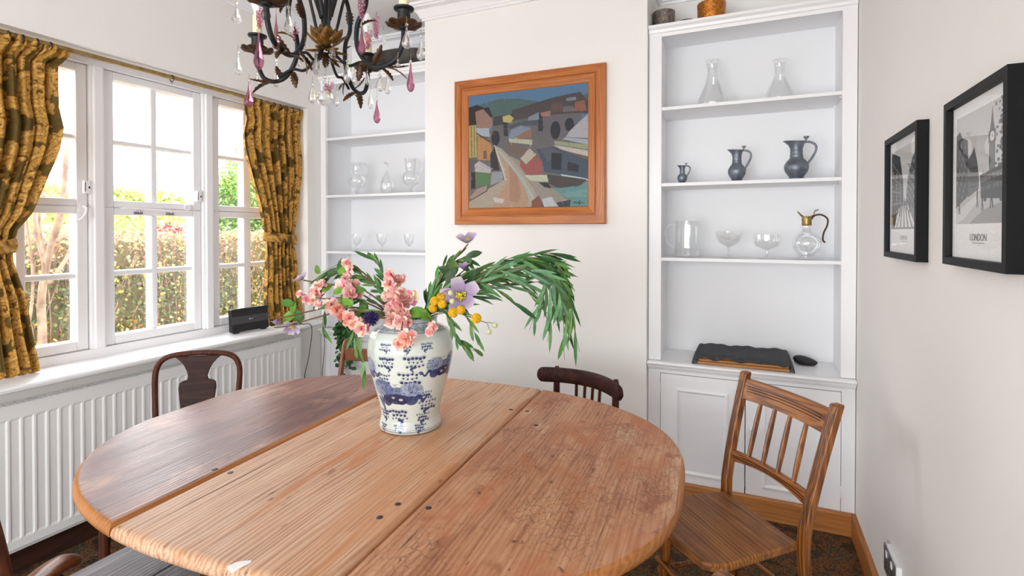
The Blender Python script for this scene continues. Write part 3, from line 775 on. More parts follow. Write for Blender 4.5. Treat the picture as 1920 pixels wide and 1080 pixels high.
def table_board(name, u0, u1, mats, flat_ends=False, label=None):
    """board outline with a rounded lip: rows of rings from the underside over the edge, then a strip-filled top"""
    n = 64; K = 40; us = [u0 + (u1 - u0) * (0.5 - 0.5 * math.cos(math.pi * i / (n - 1))) for i in range(n)]
    if flat_ends: us = list(np.linspace(u0, u1, n))
    m = 2 * n + 2 * K
    def inset(d):
        q = [u0 + d + (u - u0) * (u1 - u0 - 2 * d) / (u1 - u0) for u in us]
        h = [max(vmax(u) - d, .004) for u in q]
        fr = [(u, -v) for u, v in zip(q, h)]; bk = [(u, v) for u, v in zip(q, h)][::-1]
        s1 = [(q[-1], -h[-1] + 2 * h[-1] * k / (K + 1)) for k in range(1, K + 1)]; s0 = [(q[0], h[0] - 2 * h[0] * k / (K + 1)) for k in range(1, K + 1)]
        return fr + s1 + bk + s0
    rows = [(0.010, .716), (.002, .720), (0, .728), (.001, .736), (.004, .743), (.009, .7475), (.015, .7495), (.022, .750)]
    vs = []; fs = []; mi = []
    for d, z in rows:
        q = inset(d)
        vs += [(x, y_, z) for x, y_ in q]
    for r_ in range(len(rows) - 1):
        for i in range(m): fs.append((r_ * m + i, r_ * m + (i + 1) % m, (r_ + 1) * m + (i + 1) % m, (r_ + 1) * m + i)); mi.append(1 if r_ < len(rows) - 2 else 0)
    t0 = (len(rows) - 1) * m
    def strip(base, up):
        fi = [base + i for i in range(n)]; bi = [base + n + K + n - 1 - i for i in range(n)]
        s1 = [base + n + k for k in range(K)]; s0 = [base + 2 * n + K + k for k in range(K)]
        out_ = []
        for i in range(n - 1):
            if i == n - 2: f_ = [fi[i], fi[i + 1]] + s1 + [bi[i + 1], bi[i]]
            elif i == 0: f_ = [fi[0], fi[1], bi[1], bi[0]] + s0
            else: f_ = [fi[i], fi[i + 1], bi[i + 1], bi[i]]
            out_.append(tuple(f_ if up else f_[::-1]))
        return out_
    top_ = strip(t0, True); bot_ = strip(0, False); ntop = len(fs)
    fs += top_ + bot_; mi += [0] * len(top_ + bot_)
    f = MB(); f.add(vs, fs)
    o = f.build(name, mats, tab, smooth=60)
    for p in o.data.polygons:
        p.material_index = mi[p.index] if len(mats) > 1 else 0
        if p.index >= ntop: p.use_smooth = False
    if label: o['label'] = label
    return o
table_board('leaf', -.9515, -.318, [PURP, EDGE], label='reddish brown half-round leaf on the radiator side')
table_board('leaf', .318, .9515, [ORAN, EDGE], label='scratched orange half-round leaf on the chair side')
table_board('centre_board', -.314, .314, [LIGHT, LIGHT, EDGE], flat_ends=True, label='pale scrubbed central board')
NAIL = plain('dark_nail', (62, 56, 54), 0.4, metal=.5)
for (u, v) in ((-.284, -.397), (-.345, -.397), (.269, -.38), (.352, -.369), (.287, .395), (.352, .401), (.43, .272), (.262, -.45), (-.28, .33)):
    f = MB(); f.lathe([(.0085, .7498), (.008, .7508), (.004, .7512), (0, .7513)], 14, c=(u, v, 0)); f.build('nail', NAIL, tab, smooth=60)
f = MB(); pl = [(.075, -.722), (.080, -.705), (.092, -.695), (.106, -.688), (.112, -.694), (.108, -.706), (.100, -.716), (.094, -.728)]
f.prism(pl, .742, .7508); f.build('paint_spot', plain('white_paint_spot', (240, 240, 238), .5), tab, bevel=.002)['label'] = 'blob of white paint on the near edge'
f = MB(); f.tube([(-.232, -.69, .7497), (-.234, -.55, .7499), (-.231, -.40, .7499), (-.234, -.22, .7497)], [.0006, .0011, .0009, .0004], 5); f.build('crack', NAIL, tab)
f = MB(); f.box(-.25, -.52, .60, .25, -.495, .715); f.box(-.25, .495, .60, .25, .52, .715); f.box(-.26, -.5, .60, -.235, .5, .715); f.box(.235, -.5, .60, .26, .5, .715); f.build('apron', UNDER, tab, bevel=.003)
legp = [(.030, 0), (.032, .05), (.022, .07), (.030, .12), (.034, .25), (.026, .40), (.034, .46), (.028, .50), (.036, .52), (.036, .70)]
for x in (-.235, .235):
    for y in (-.49, .49):
        f = MB(); f.lathe(legp, 16, c=(x, y, 0)); f.build('leg', UNDER, tab, smooth=50)
for x in (-.42, .42):
    f = MB(); f.lathe(legp, 16, c=(x, -.10 * np.sign(x), 0)); o = f.build('gate_leg', UNDER, tab, smooth=50)
    f = MB(); f.box(min(x, .24 * np.sign(x)), -.10 * np.sign(x) - .012, .63, max(x, .24 * np.sign(x)), -.10 * np.sign(x) + .012, .70); f.box(min(x, .24 * np.sign(x)), -.10 * np.sign(x) - .012, .10, max(x, .24 * np.sign(x)), -.10 * np.sign(x) + .012, .14)
    f.build('gate_rail', UNDER, tab)
f = MB(); f.box(-.235, -.47, .10, -.21, .47, .14); f.box(.21, -.47, .10, .235, .47, .14); f.build('stretcher', UNDER, tab, bevel=.003)

# ------------------------------------------------------------------ chairs
CHZ = wood('chair_beech_upright', [(0.30, L(58, 28, 8)), (0.42, L(108, 60, 20)), (0.54, L(142, 84, 32)), (0.72, L(172, 110, 50))], axis=(R(90), 0, 0), stretch=10, scale=2.5, rough=(.28, .45), stains=[(7.0, L(64, 34, 16), .58, .72, .5)])
CHX = wood('chair_beech_rail', [(0.30, L(60, 30, 8)), (0.42, L(112, 62, 22)), (0.54, L(146, 86, 34)), (0.72, L(176, 114, 54))], axis=(0, 0, R(90)), stretch=10, scale=2.5, rough=(.28, .45), stains=[(7.0, L(66, 36, 18), .60, .74, .5)])
SEAT = wood('chair_elm_seat', [(0.28, L(82, 46, 20)), (0.42, L(124, 76, 36)), (0.56, L(152, 98, 50)), (0.74, L(180, 126, 74))], axis=(0, 0, R(90)), stretch=5, scale=2.6, spec=.35, rough=(.38, .52), stains=[(4.0, L(100, 62, 42), .52, .70, .6), (9.0, L(70, 42, 24), .70, .80, .8)])
GROOVE = plain('dark_reeding', (48, 24, 12), .5)
def rprism(f, x0, y0, z0, x1, y1, z1): f.box(x0, y0, z0, x1, y1, z1)
def slat_chair():
    c = thing('spindle_chair', 'wooden spindle-back chair standing in front of the white cupboard', 'chair', (0, 0, 0), 0, None, local=True)
    # seat outline: narrow back, wider rounded front
    pts = [(-.178, -.172), (.178, -.172)] + [(.205, .11)] + [(.205 - .045 * (1 - math.cos(a)), .11 + .075 * math.sin(a)) for a in np.linspace(.25, 1.57, 6)]
    fr = [(x, .185 + .012 * math.cos(x / .16 * 1.57)) for x in np.linspace(.14, -.14, 7)]
    poly = pts + fr + [(-x, y) for x, y in pts[2:][::-1]]
    f = MB(); f.prism(poly, .424, .452); f.build('seat', SEAT, c, bevel=.007, bseg=3)
    def lean(z): return -.185 - .115 * max(0, (z - .45) / .45) ** 1.25
    for s in (-1, 1):
        zz = [0, .15, .30, .42, .50, .60, .70, .80, .87, .895]
        f = MB(); vs = []; fs = []
        for z in zz:
            y = lean(z) if z > .45 else -.185 - .05 * ((.45 - z) / .45); x = s * (.183 + .024 * max(0, (z - .45) / .45)); wx = .0175 if z > .3 else .015; wy = .016
            vs += [(x - wx, y - wy, z), (x + wx, y - wy, z), (x + wx, y + wy, z), (x - wx, y + wy, z)]
        m = len(zz)
        for i in range(m - 1):
            for k in range(4): fs.append((i * 4 + k, i * 4 + (k + 1) % 4, (i + 1) * 4 + (k + 1) % 4, (i + 1) * 4 + k))
        fs += [(3, 2, 1, 0), tuple((m - 1) * 4 + k for k in range(4))]
        f.add(vs, fs); po = f.build('back_post', CHZ, c, bevel=.007, bseg=3)
        f = MB()
        for o_ in (-.007, 0, .007): f.tube([(s * (.183 + .024 * max(0, (z - .45) / .45)) + o_, lean(z) + .0158, z) for z in np.linspace(.50, .865, 8)], .0012, 5)
        f.build('reeding', GROOVE, po)
        f = MB(); f.lathe([(.011, 0), (.014, .06), (.016, .16), (.012, .19), (.018, .22), (.018, .40), (.013, .432)], 12, Matrix.Translation((s * .16, .13, 0)) @ Matrix.Shear('XY', 4, (-s * .06, -.09)))
        f.build('leg', CHZ, c, smooth=50)
        f = MB(); f.tube([(s * .178, -.20, .19), (s * .168, .12, .21)], [.009, .009], 8); f.build('stretcher', CHX, c, smooth=50)
        f = MB(); f.tube([(s * .180, -.205, .27), (s * .170, .12, .29)], [.009, .009], 8); f.build('stretcher', CHX, c, smooth=50)
    f = MB(); f.tube([(-.17, .125, .25), (.17, .125, .25)], .010, 8); f.build('stretcher', CHX, c, smooth=50)
    f = MB(); f.tube([(-.18, -.21, .24), (.18, -.21, .24)], .009, 8); f.build('stretcher', CHX, c, smooth=50)
    def rail_(z0, z1, arch, name):
        f = MB(); n = 15; vs = []; fs = []
        for i in range(n):
            t = -1 + 2 * i / (n - 1); x = t * (.172 + .02 * (z0 - .45) / .45); bow = -.012 * (1 - t * t); za = arch * (1 - t * t)
            for (z, oy) in ((z0 + za, -.009), (z0 + za, .009), (z1 + za * .3, .009), (z1 + za * .3, -.009)): vs.append((x, lean(z) + bow + oy, z))
        for i in range(n - 1):
            for k in range(4): fs.append((i * 4 + k, (i + 1) * 4 + k, (i + 1) * 4 + (k + 1) % 4, i * 4 + (k + 1) % 4))
        fs += [(0, 1, 2, 3), tuple((n - 1) * 4 + k for k in (3, 2, 1, 0))]
        f.add(vs, fs); o = f.build(name, CHX, c, bevel=.003)
        f = MB(); k_ = 3 if z1 - z0 > .06 else 2
        for q in range(k_):
            zq = z0 + (z1 - z0) * (.45 + .12 * q) if k_ == 3 else z0 + (z1 - z0) * (.40 + .2 * q)
            f.tube([(t * .168, lean(zq) - .012 * (1 - t * t) + .0092, zq + arch * (1 - t * t) * .6) for t in np.linspace(-1, 1, 11)], .0012, 5)
        f.build('reeding', GROOVE, o)
    rail_(.795, .872, .006, 'top_rail'); rail_(.565, .605, .018, 'lower_rail')
    for x in (-.105, -.035, .035, .105):
        f = MB(); P = [(x, lean(z) - .010, z) for z in np.linspace(.595, .805, 7)]
        f.tube(P, [.008, .0095, .0105, .011, .0105, .0095, .008], 8, flat=.75); f.build('spindle', CHZ, c, smooth=50)
    return c
ch1 = slat_chair(); ch1.location = (-.098, 1.939, 0); ch1.rotation_euler = (0, 0, R(130.8))
ch2 = copy_tree(ch1); ch2.location = (-.392, .856, 0); ch2.rotation_euler = (0, 0, R(64.5))
ch2['label'] = 'wooden chair at the near side of the table, only its rounded post top showing'

MAH = wood('mahogany', [(0.25, L(48, 22, 14)), (0.5, L(76, 38, 24)), (0.78, L(104, 58, 36))], axis=(R(90), 0, 0), stretch=8, rough=(.45, .6), spec=.2)
MAH2 = wood('dark_walnut', [(0.3, L(30, 14, 10)), (0.5, L(50, 25, 18)), (0.72, L(74, 38, 26))], axis=(0, 0, R(90)), stretch=8, rough=(.45, .6), spec=.18)
LEATH = plain('brown_leather', (74, 44, 30), .45, bump=(60, .2))
def generic_legs(c, mat, w0=.17, w1=.19, yb=-.18, yf=.17, seat=.42, zf=0):
    for s in (-1, 1):
        f = MB(); f.tube([(s * w0, yb - .05, zf), (s * w0, yb - .02, .2), (s * w0, yb, seat)], [.015, .017, .018], 8); f.build('leg', mat, c, smooth=50)
        f = MB(); f.tube([(s * w1, yf, zf), (s * w1, yf + .005, .2), (s * w1, yf, seat)], [.014, .018, .022], 8); f.build('leg', mat, c, smooth=50)

# hoop-back chair with a vase splat
c = thing('splat_back_chair', 'dark mahogany hoop-back chair with a vase-shaped splat against the radiator', 'chair', (-2.190, 1.455, 0), R(216.9), local=True)
def ly(z): return -.205 - .055 * (z - .45) / .44
hoop = [(-.158, .40), (-.166, .55), (-.174, .68), (-.178, .765), (-.174, .815), (-.155, .852), (-.118, .872), (-.06, .880), (0, .882), (.06, .880), (.118, .872), (.155, .852), (.174, .815), (.178, .765), (.174, .68), (.166, .55), (.158, .40)]
f = MB(); f.tube(spline([(x, ly(z), z) for x, z in hoop], 4), .0125, 10); f.build('back_hoop', MAH, c, smooth=60)
half = [(.040, .46), (.046, .52), (.060, .60), (.074, .68), (.079, .725), (.076, .748), (.060, .758), (.044, .762), (.040, .775), (.046, .800), (.060, .828), (.078, .850), (.100, .868)]
poly = [(x, z) for x, z in half] + [(-x, z) for x, z in half[::-1]]
f = MB(); f.prism(poly, -.006, .006, Matrix(((1, 0, 0, 0), (0, -.125, -1, -.205 + .125 * .45), (0, 1, 0, 0), (0, 0, 0, 1)))); f.build('splat', MAH2, c, bevel=.002)
f = MB(); f.prism([(-.17, -.20), (.17, -.20), (.21, .20), (-.21, .20)], .41, .47); f.build('seat', LEATH, c, bevel=.02, bseg=3)
generic_legs(c, MAH)

# captain's style chair beyond the table: curved crest, spindles
c = thing('bow_back_chair', 'dark polished chair with a curved crest rail below the painting', 'chair', (-.746, 2.170, -.02), R(160.1), local=True)
f = MB(); ts_ = [-1, -.995, -.985, -.97, -.95, -.93] + list(np.linspace(-.88, .88, 23)) + [.93, .95, .97, .985, .995, 1]; n = len(ts_); vs = []; fs = []
sec = [(-.010, .752), (-.013, .762), (-.013, .806), (-.008, .818), (.004, .820), (.012, .812), (.013, .764), (.008, .752)]
for i in range(n):
    t = ts_[i]; x = .232 * t; y = -.22 + .1 * t * t; tx = Vector((.232, .2 * t)); tx.normalize(); nx_ = Vector((-tx.y, tx.x))
    e = max(0, (abs(t) - .90) / .10); k = math.sqrt(max(0, 1 - e * e)) if e < 1 else 0.05
    for (o_, z) in sec: vs.append((x - nx_.x * o_, y - nx_.y * o_, .786 + (z - .786) * max(k, .10)))
m = len(sec)
for i in range(n - 1):
    for k in range(m): fs.append((i * m + k, (i + 1) * m + k, (i + 1) * m + (k + 1) % m, i * m + (k + 1) % m))
fs += [tuple(range(m)), tuple((n - 1) * m + k for k in range(m - 1, -1, -1))]
f.add(vs, fs); f.build('crest_rail', MAH2, c, smooth=50)
def by(x): return -.22 + .1 * (x / .232) ** 2
for x in (-.165, .165):
    f = MB(); f.tube([(x * .92, by(x) - .0, .40), (x, by(x) - .016, .70), (x, by(x) - .02, .80), (x, by(x) - .02, .822)], [.016, .016, .015, .010], 10); f.build('back_post', MAH, c, smooth=50)
for x in (-.066, -.022, .022, .066):
    f = MB(); f.tube([(x * .9, -.19, .45), (x, by(x) - .001, .77)], [.008, .009], 8, flat=.7); f.build('spindle', MAH, c, smooth=50)
f = MB(); f.lathe([(0, .425), (.17, .425), (.195, .432), (.20, .445), (.19, .455), (0, .458)], 40); f.build('seat', MAH2, c, smooth=40)
generic_legs(c, MAH, w0=.13, w1=.13, yb=-.13, yf=.13, seat=.43, zf=.02)

# scroll-top chair beyond the vase
c = thing('scroll_back_chair', 'brown wooden rail-back chair with scrolled posts behind the vase', 'chair', (-1.812, 2.095, 0), R(191.5), local=True)
SCR = wood('warm_mahogany', [(0.25, L(84, 42, 24)), (0.5, L(118, 64, 36)), (0.78, L(146, 86, 50))], axis=(R(90), 0, 0), stretch=9, rough=(.28, .42))
for s in (-1, 1):
    x = s * .195
    f = MB(); P = spline([(x, -.20, .40), (x, -.205, .55), (x, -.225, .68), (x, -.255, .785), (x, -.272, .822), (x, -.290, .832), (x, -.300, .820), (x, -.292, .806), (x, -.281, .812)], 5)
    f.tube(P, [.015] * (len(P) - 12) + list(np.linspace(.015, .008, 12)), 8, up=(1, 0, 0)); f.build('back_post', SCR, c, smooth=50)
f = MB(); f.box(-.182, -.262, .735, .182, -.240, .802); f.build('top_rail', SCR, c, bevel=.004)
f = MB(); f.box(-.182, -.228, .600, .182, -.212, .632); f.build('lower_rail', SCR, c, bevel=.003)
f = MB(); f.prism([(-.19, -.20), (.19, -.20), (.22, .20), (-.22, .20)], .41, .46); f.build('seat', LEATH, c, bevel=.015, bseg=3)
generic_legs(c, SCR)

# armchair in the near left corner
ac = thing('armchair', 'polished brown wooden armchair in the bottom left corner, rounded arm end showing', 'chair', (-1.17, .66, 0))
ARM = wood('armchair_mahogany', [(0.25, L(70, 36, 20)), (0.5, L(112, 62, 36)), (0.75, L(150, 94, 58))], axis=(0, 0, R(-20)), stretch=7, rough=(.22, .36))
f = MB(); f.tube(spline([(-1.452, .535, .96), (-1.432, .548, .87), (-1.408, .560, .76), (-1.398, .566, .66), (-1.392, .575, .45), (-1.405, .54, .20), (-1.415, .50, 0)]), .019, 10); f.build('back_post', MAH, ac, smooth=50)
f = MB(); f.tube(spline([(-1.07, .355, .96), (-1.055, .37, .87), (-1.04, .39, .66), (-1.035, .40, .45), (-1.045, .36, .2), (-1.05, .33, 0)]), .019, 10); f.build('back_post', MAH, ac, smooth=50)
f = MB(); f.tube(spline([(-1.452, .535, .93), (-1.28, .42, .95), (-1.07, .355, .93)]), [.02] * 17, 10, flat=1.6, up=(0, 0, 1)); f.build('crest_rail', MAH, ac, smooth=50)
def arm_(P, name='arm'):
    f = MB(); Q = spline(P, 7); m = len(Q); rs = []
    for i in range(m):
        t = i / (m - 1); e = max(0, (t - .80) / .20)
        rs.append((.022 + .018 * t) * math.sqrt(max(.02, 1 - e * e)))
    f.tube(Q, rs, 14, flat=.42, up=(0, 0, 1)); return f.build(name, ARM, ac, smooth=60)
arm_([(-1.405, .560, .655), (-1.440, .600, .652), (-1.485, .655, .648), (-1.520, .715, .642), (-1.532, .765, .632)])
arm_([(-1.035, .39, .655), (-.98, .42, .652), (-.93, .46, .648), (-.89, .52, .642), (-.875, .57, .632)])
f = MB(); f.prism([(-1.39, .57), (-1.04, .40), (-.90, .63), (-1.36, .80)][::-1], .40, .45); f.build('seat', LEATH, ac, bevel=.015, bseg=3)
for p in ((-1.35, .77), (-.92, .62)):
    f = MB(); f.tube([(p[0], p[1], 0), (p[0], p[1], .42)], [.014, .02], 8); f.build('leg', MAH, ac, smooth=50)
for p, q in (((-1.35, .765, .42), (-1.50, .69, .645)), ((-.92, .61, .42), (-.91, .50, .645))):
    f = MB(); f.tube([p, q], .014, 8); f.build('arm_support', MAH, ac, smooth=50)

# grey bench tucked under the table
GREYW = wood('grey_limed_oak', [(0.22, L(70, 62, 66)), (0.42, L(110, 102, 106)), (0.58, L(136, 128, 132)), (0.80, L(166, 160, 164))], stretch=22, scale=2.2, rough=(.35, .5), bump=.5, rings=.45, streaks=(L(66, 58, 62), .56, .70))
be = thing('bench', 'grey limed wooden bench tucked under the near left of the table', 'bench', (-1.585, 1.15, 0))
f = MB(); f.box(-1.80, .83, .425, -1.578, 1.50, .45); f.build('seat_board', GREYW, be, bevel=.004)
f = MB(); f.box(-1.573, .83, .425, -1.405, 1.50, .45); f.build('seat_board', GREYW, be, bevel=.004)
for x in (-1.77, -1.435):
    for y in (.87, 1.46): f = MB(); f.box(x - .02, y - .02, 0, x + .02, y + .02, .425); f.build('leg', GREYW, be, bevel=.003)
f = MB(); f.box(-1.77, .86, .37, -1.435, .88, .425); f.box(-1.77, 1.45, .37, -1.435, 1.47, .425); f.build('seat_rail', GREYW, be)

# ------------------------------------------------------------------ blue and white vase
VC = (-1.111, 1.592); VZ = .7512; VYAW = R(24.06)
vprof = [(.092, 0), (.104, .001), (.1095, .006), (.1105, .014), (.108, .026), (.104, .045), (.1045, .062), (.110, .092), (.119, .125), (.1285, .160), (.1385, .195), (.1465, .230), (.151, .262), (.1520, .290), (.1500, .312), (.1445, .332), (.134, .348), (.118, .3585), (.103, .364), (.0965, .367), (.0945, .371), (.0945, .380), (.0955, .388), (.097, .3925), (.0945, .3945), (.0915, .3925), (.090, .386), (.090, .36), (.1, .34), (.12, .30), (.11, .15), (.09, .03), (0, .02)]
def vr(z): return float(np.interp(z, [p[1] for p in vprof[:22]], [p[0] for p in vprof[:22]]))
VW, VH = 1800, 760; zmax = .395
VA = Art(VW, VH, (208, 217, 210)); CB = (44, 62, 108); CB2 = (92, 112, 152); CB3 = (150, 166, 190); CBD = (30, 40, 78)
def vx(th): return ((th / (2 * math.pi)) % 1.0) * VW          # th: 0 = towards the sitter's side, positive to the right
def vy(z): return (1 - z / zmax) * VH
PXM = VW / (2 * math.pi * .135); PZM = VH / zmax               # canvas units per metre
def vwrap(fn):
    for o in (-VW, 0, VW): fn(o)
def cloud(th, z, s=1.0, flip=1, tail=True):
    x0, y0 = vx(th), vy(z); sx = PXM * .135 / max(vr(z), .06) * s; sz = PZM * s
    rg = np.random.default_rng(abs(int(th * 1000)) + int(z * 5000))
    def go(o, rows=[(-.024 + rg.uniform(-.004, .004), .026 + rg.uniform(-.004, .006), 0.0, 6), (-.012 + rg.uniform(-.006, .004), .014 + rg.uniform(-.002, .008), -.0115, 4), (-.026 + rg.uniform(-.004, .010), .022 + rg.uniform(-.006, .006), -.023, 5)]):
        for a, b, dz, n in rows:
            for k in range(n):
                dx = a + (b - a) * k / (n - 1); r = .0030 + .0026 * math.sin(3.1 * k + th * 5 + dz * 90) ** 2; yy = dz + .0014 * math.sin(k * 2.3 + th * 7)
                cx_, cy_ = x0 + o + dx * sx * flip, y0 - yy * sz
                VA.line([(cx_ + (r + .0022) * sx * math.cos(q), cy_ - (r + .0016) * sz * math.sin(q)) for q in np.linspace(-.3, 3.4, 9)], 1.7, CB2, .85)
                VA.ell(cx_, cy_ + .001 * sz, r * sx, r * .92 * sz, CB, .92); VA.ell(cx_ + .001 * sx, cy_ + .0016 * sz, r * .55 * sx, r * .55 * sz, CBD, .85)
        if tail:
            pts = [(x0 + o + (.0 + .012 * t + .008 * math.sin(t * 4)) * sx * flip, y0 + (.027 + .012 * t) * sz) for t in np.linspace(0, 1.3, 9)]
            VA.line(pts, list(np.linspace(.008, .002, 9) * sx), CB, .95)
    vwrap(go)
def lion(th, z, s=1.0, flip=1):
    x0, y0 = vx(th), vy(z); sx = PXM * .135 / max(vr(z), .06) * s; sz = PZM * s
    rg = np.random.default_rng(abs(int(th * 100)) + 50)
    def E(o, dx, dz, rx, rz, c, al=1, rot=0, ring=0): VA.ell(x0 + o + dx * sx * flip, y0 - dz * sz, rx * sx, rz * sz, c, al, rot * flip, ring)
    marks = rg.uniform(-1, 1, (190, 2))
    def go(o):
        E(o, 0, 0, .040, .017, CB2, .9); E(o, .030, .008, .024, .020, CB3, .95); E(o, -.036, .012, .026, .020, CB2, .85); E(o, -.050, .004, .018, .013, CB3, .7)
        for k in range(9):      # mane fan
            a = -.5 + k * .36; VA.line([(x0 + o + .028 * sx * flip, y0 - .004 * sz), (x0 + o + (.028 + .022 * math.cos(a)) * sx * flip, y0 - (.006 + .021 * math.sin(a)) * sz)], 2.2, CB, .9)
        for k in range(7):
            a = .6 + k * .36; VA.line([(x0 + o - .040 * sx * flip, y0 - .008 * sz), (x0 + o + (-.040 + .024 * math.cos(a)) * sx * flip, y0 - (.010 + .020 * math.sin(a)) * sz)], 2.0, CB, .8)
        E(o, -.004, -.011, .034, .012, CBD, .95); E(o, -.030, -.016, .013, .013, CBD, .95); E(o, .030, -.014, .015, .011, CB, .95); E(o, .008, -.015, .012, .009, CBD, .9)
        E(o, .030, .008, .025, .021, CB, .9, 0, 2.2); E(o, -.037, .012, .026, .020, CB, .8, 0, 2.0)
        for mx_, mz_ in marks: E(o, mx_ * .052, mz_ * .022 + .003, .0032, .0011, CBD, .42, mx_ * 3)
        E(o, .006, -.012, .005, .003, (190, 198, 204), .8); E(o, -.012, -.008, .004, .0025, (190, 198, 204), .7)
        pts = [(x0 + o + (.040 + .034 * t) * sx * flip, y0 - (-.010 + .006 * math.sin(t * 9)) * sz) for t in np.linspace(0, 1, 14)]
        VA.line(pts, list(np.linspace(.008, .0025, 14) * sx), CB, .95)
        for q in range(3):
            pts = [(x0 + o - (.046 + .006 * q - .012 * t * (q + 1) * .4) * sx * flip, y0 - (-.012 - .040 * t) * sz + 3 * math.sin(6 * t + q)) for t in np.linspace(0, 1, 9)]
            VA.line(pts, list(np.linspace(.006, .002, 9) * sx), CB2 if q == 1 else CB, .85)
    vwrap(go)
def ang(lat, z): return math.asin(max(-1, min(1, lat / vr(z))))
# neck border of zigzag panels, foot lines
VA.poly([(0, vy(.395)), (VW, vy(.395)), (VW, vy(.352)), (0, vy(.352))], (176, 190, 196), .85)
nz_ = 22
for k in range(nz_):
    a = k / nz_ * VW; b = (k + 1) / nz_ * VW
    VA.line([(a, vy(.357)), ((a + b) / 2, vy(.378)), (b, vy(.357))], 3.4, CB, .9)
    for q in range(1, 4):
        t = q / 4; VA.line([(a + (b - a) * .5 * t, vy(.357)), ((a + b) / 2 + (b - a) * .25 * t, vy(.378 - .0105 * t))], 1.8, CB2, .9)
        VA.line([(a + (b - a) * .5 * t, vy(.380)), (a + (b - a) * .25 * t, vy(.369))], 1.8, CB2, .7)
for z, w_ in ((.381, 4), (.353, 3.5), (.389, 3), (.012, 4.5), (.018, 2)): VA.line([(0, vy(z)), (VW, vy(z))], w_, CB2, .9)
for (lat, z, s, fl) in ((-.060, .318, .62, 1), (.010, .322, .70, 1), (.078, .320, .62, -1), (-.056, .272, .95, 1), (.044, .275, 1.0, -1), (-.072, .214, .95, 1), (.024, .220, 1.1, 1), (.070, .150, .8, -1), (.078, .115, .95, -1), (-.022, .084, .95, 1), (-.078, .080, .8, 1), (.062, .070, .75, -1), (-.020, .034, .55, 1), (.050, .034, .6, -1), (-.078, .030, .5, 1)):
    cloud(ang(lat, z), z, s * 1.16, fl)
for (th, z, s, fl) in ((1.9, .27, 1, 1), (2.5, .21, 1.1, -1), (3.1, .28, 1, 1), (3.7, .2, 1.1, 1), (4.2, .27, 1, -1), (2.2, .09, .9, 1), (3.0, .08, .9, -1), (3.9, .09, .9, 1), (4.6, .08, .8, 1), (1.6, .2, .9, 1)): cloud(th, z, s, fl)
lion(ang(-.020, .146), .146, 1.55, 1); lion(ang(.128, .232), .232, 1.35, -1); lion(ang(-.138, .226), .226, 1.35, 1); lion(3.4, .14, 1.1, -1); lion(2.5, .14, 1, 1)
VA.noise(.02)
nA = 620
zs_l = []
for i in range(len(vprof) - 1):
    (r0, z0), (r1, z1) = vprof[i], vprof[i + 1]; n_ = max(1, int(math.hypot(r1 - r0, z1 - z0) / (.0013 if i < 24 else .02)))
    for k in range(n_): t = k / n_; zs_l.append((r0 + (r1 - r0) * t, z0 + (z1 - z0) * t, i < 24))
zs_l.append(vprof[-1] + (False,))
f = MB(); vs = []; cols = []
th = np.arange(nA) / nA * 2 * math.pi
glz = lin((204, 212, 206))
for (r, z, outer) in zs_l:
    # th = 0 faces the room side where the table is open, +th turns to the right seen from there
    for t in th: vs.append((r * math.sin(t), -r * math.cos(t), z))
    if outer: cols.append(VA.sample((th / (2 * math.pi)) % 1.0, np.full(nA, min(z / zmax, .999))))
    else: cols.append(np.tile(glz, (nA, 1)))
fs = [(j * nA + i, j * nA + (i + 1) % nA, (j + 1) * nA + (i + 1) % nA, (j + 1) * nA + i) for j in range(len(zs_l) - 1) for i in range(nA)]
f.v = vs; f.f = fs; f.c = np.concatenate(cols)
GLAZE = vcol('blue_and_white_glaze', rough=.12, spec=.55, coat=.4)
vase = f.build('vase', GLAZE, smooth=180, usecol=True)
vase.location = (VC[0], VC[1], VZ); vase.rotation_euler = (0, 0, VYAW)
tag(vase, 'large blue and white porcelain vase standing on the dining table', 'vase')

# ------------------------------------------------------------------ flowers in the vase (each stem a thing; built in the vase's own frame)
STEM = plain('green_brown_stem', (92, 88, 52), .6, vary=(40, (110, 70, 50), .4, .6))
LEAFM = vcol('silk_leaf', rough=.5, spec=.35, jitter=(60, .25), trans=.15)
PETAL = vcol('silk_petal', rough=.7, spec=.2, trans=.25)
FUZZ = vcol('fuzzy_head', rough=.9, spec=.1)
def stem_thing(name, label, cat, group=None):
    return thing(name, label, cat, (VC[0], VC[1], .75), VYAW, group, local=True)
def lc(c): return tuple(float(v) for v in lin(c))
def greens():
    return lc(random.choice([(62, 112, 54), (82, 134, 60), (48, 94, 50), (104, 152, 76), (70, 120, 62), (118, 164, 100), (92, 132, 70)]))
def stem_path(end, start=(0, 0, .36), bend=.35, n=10, sag=0.0):
    s = Vector(start); e = Vector(end); mid = s.lerp(e, .45) + Vector((0, 0, bend * (e - s).length * .5)) + Vector((0, 0, -sag))
    return spline([s - Vector((s.x * .3, s.y * .3, .12)), s, mid, e], 5)
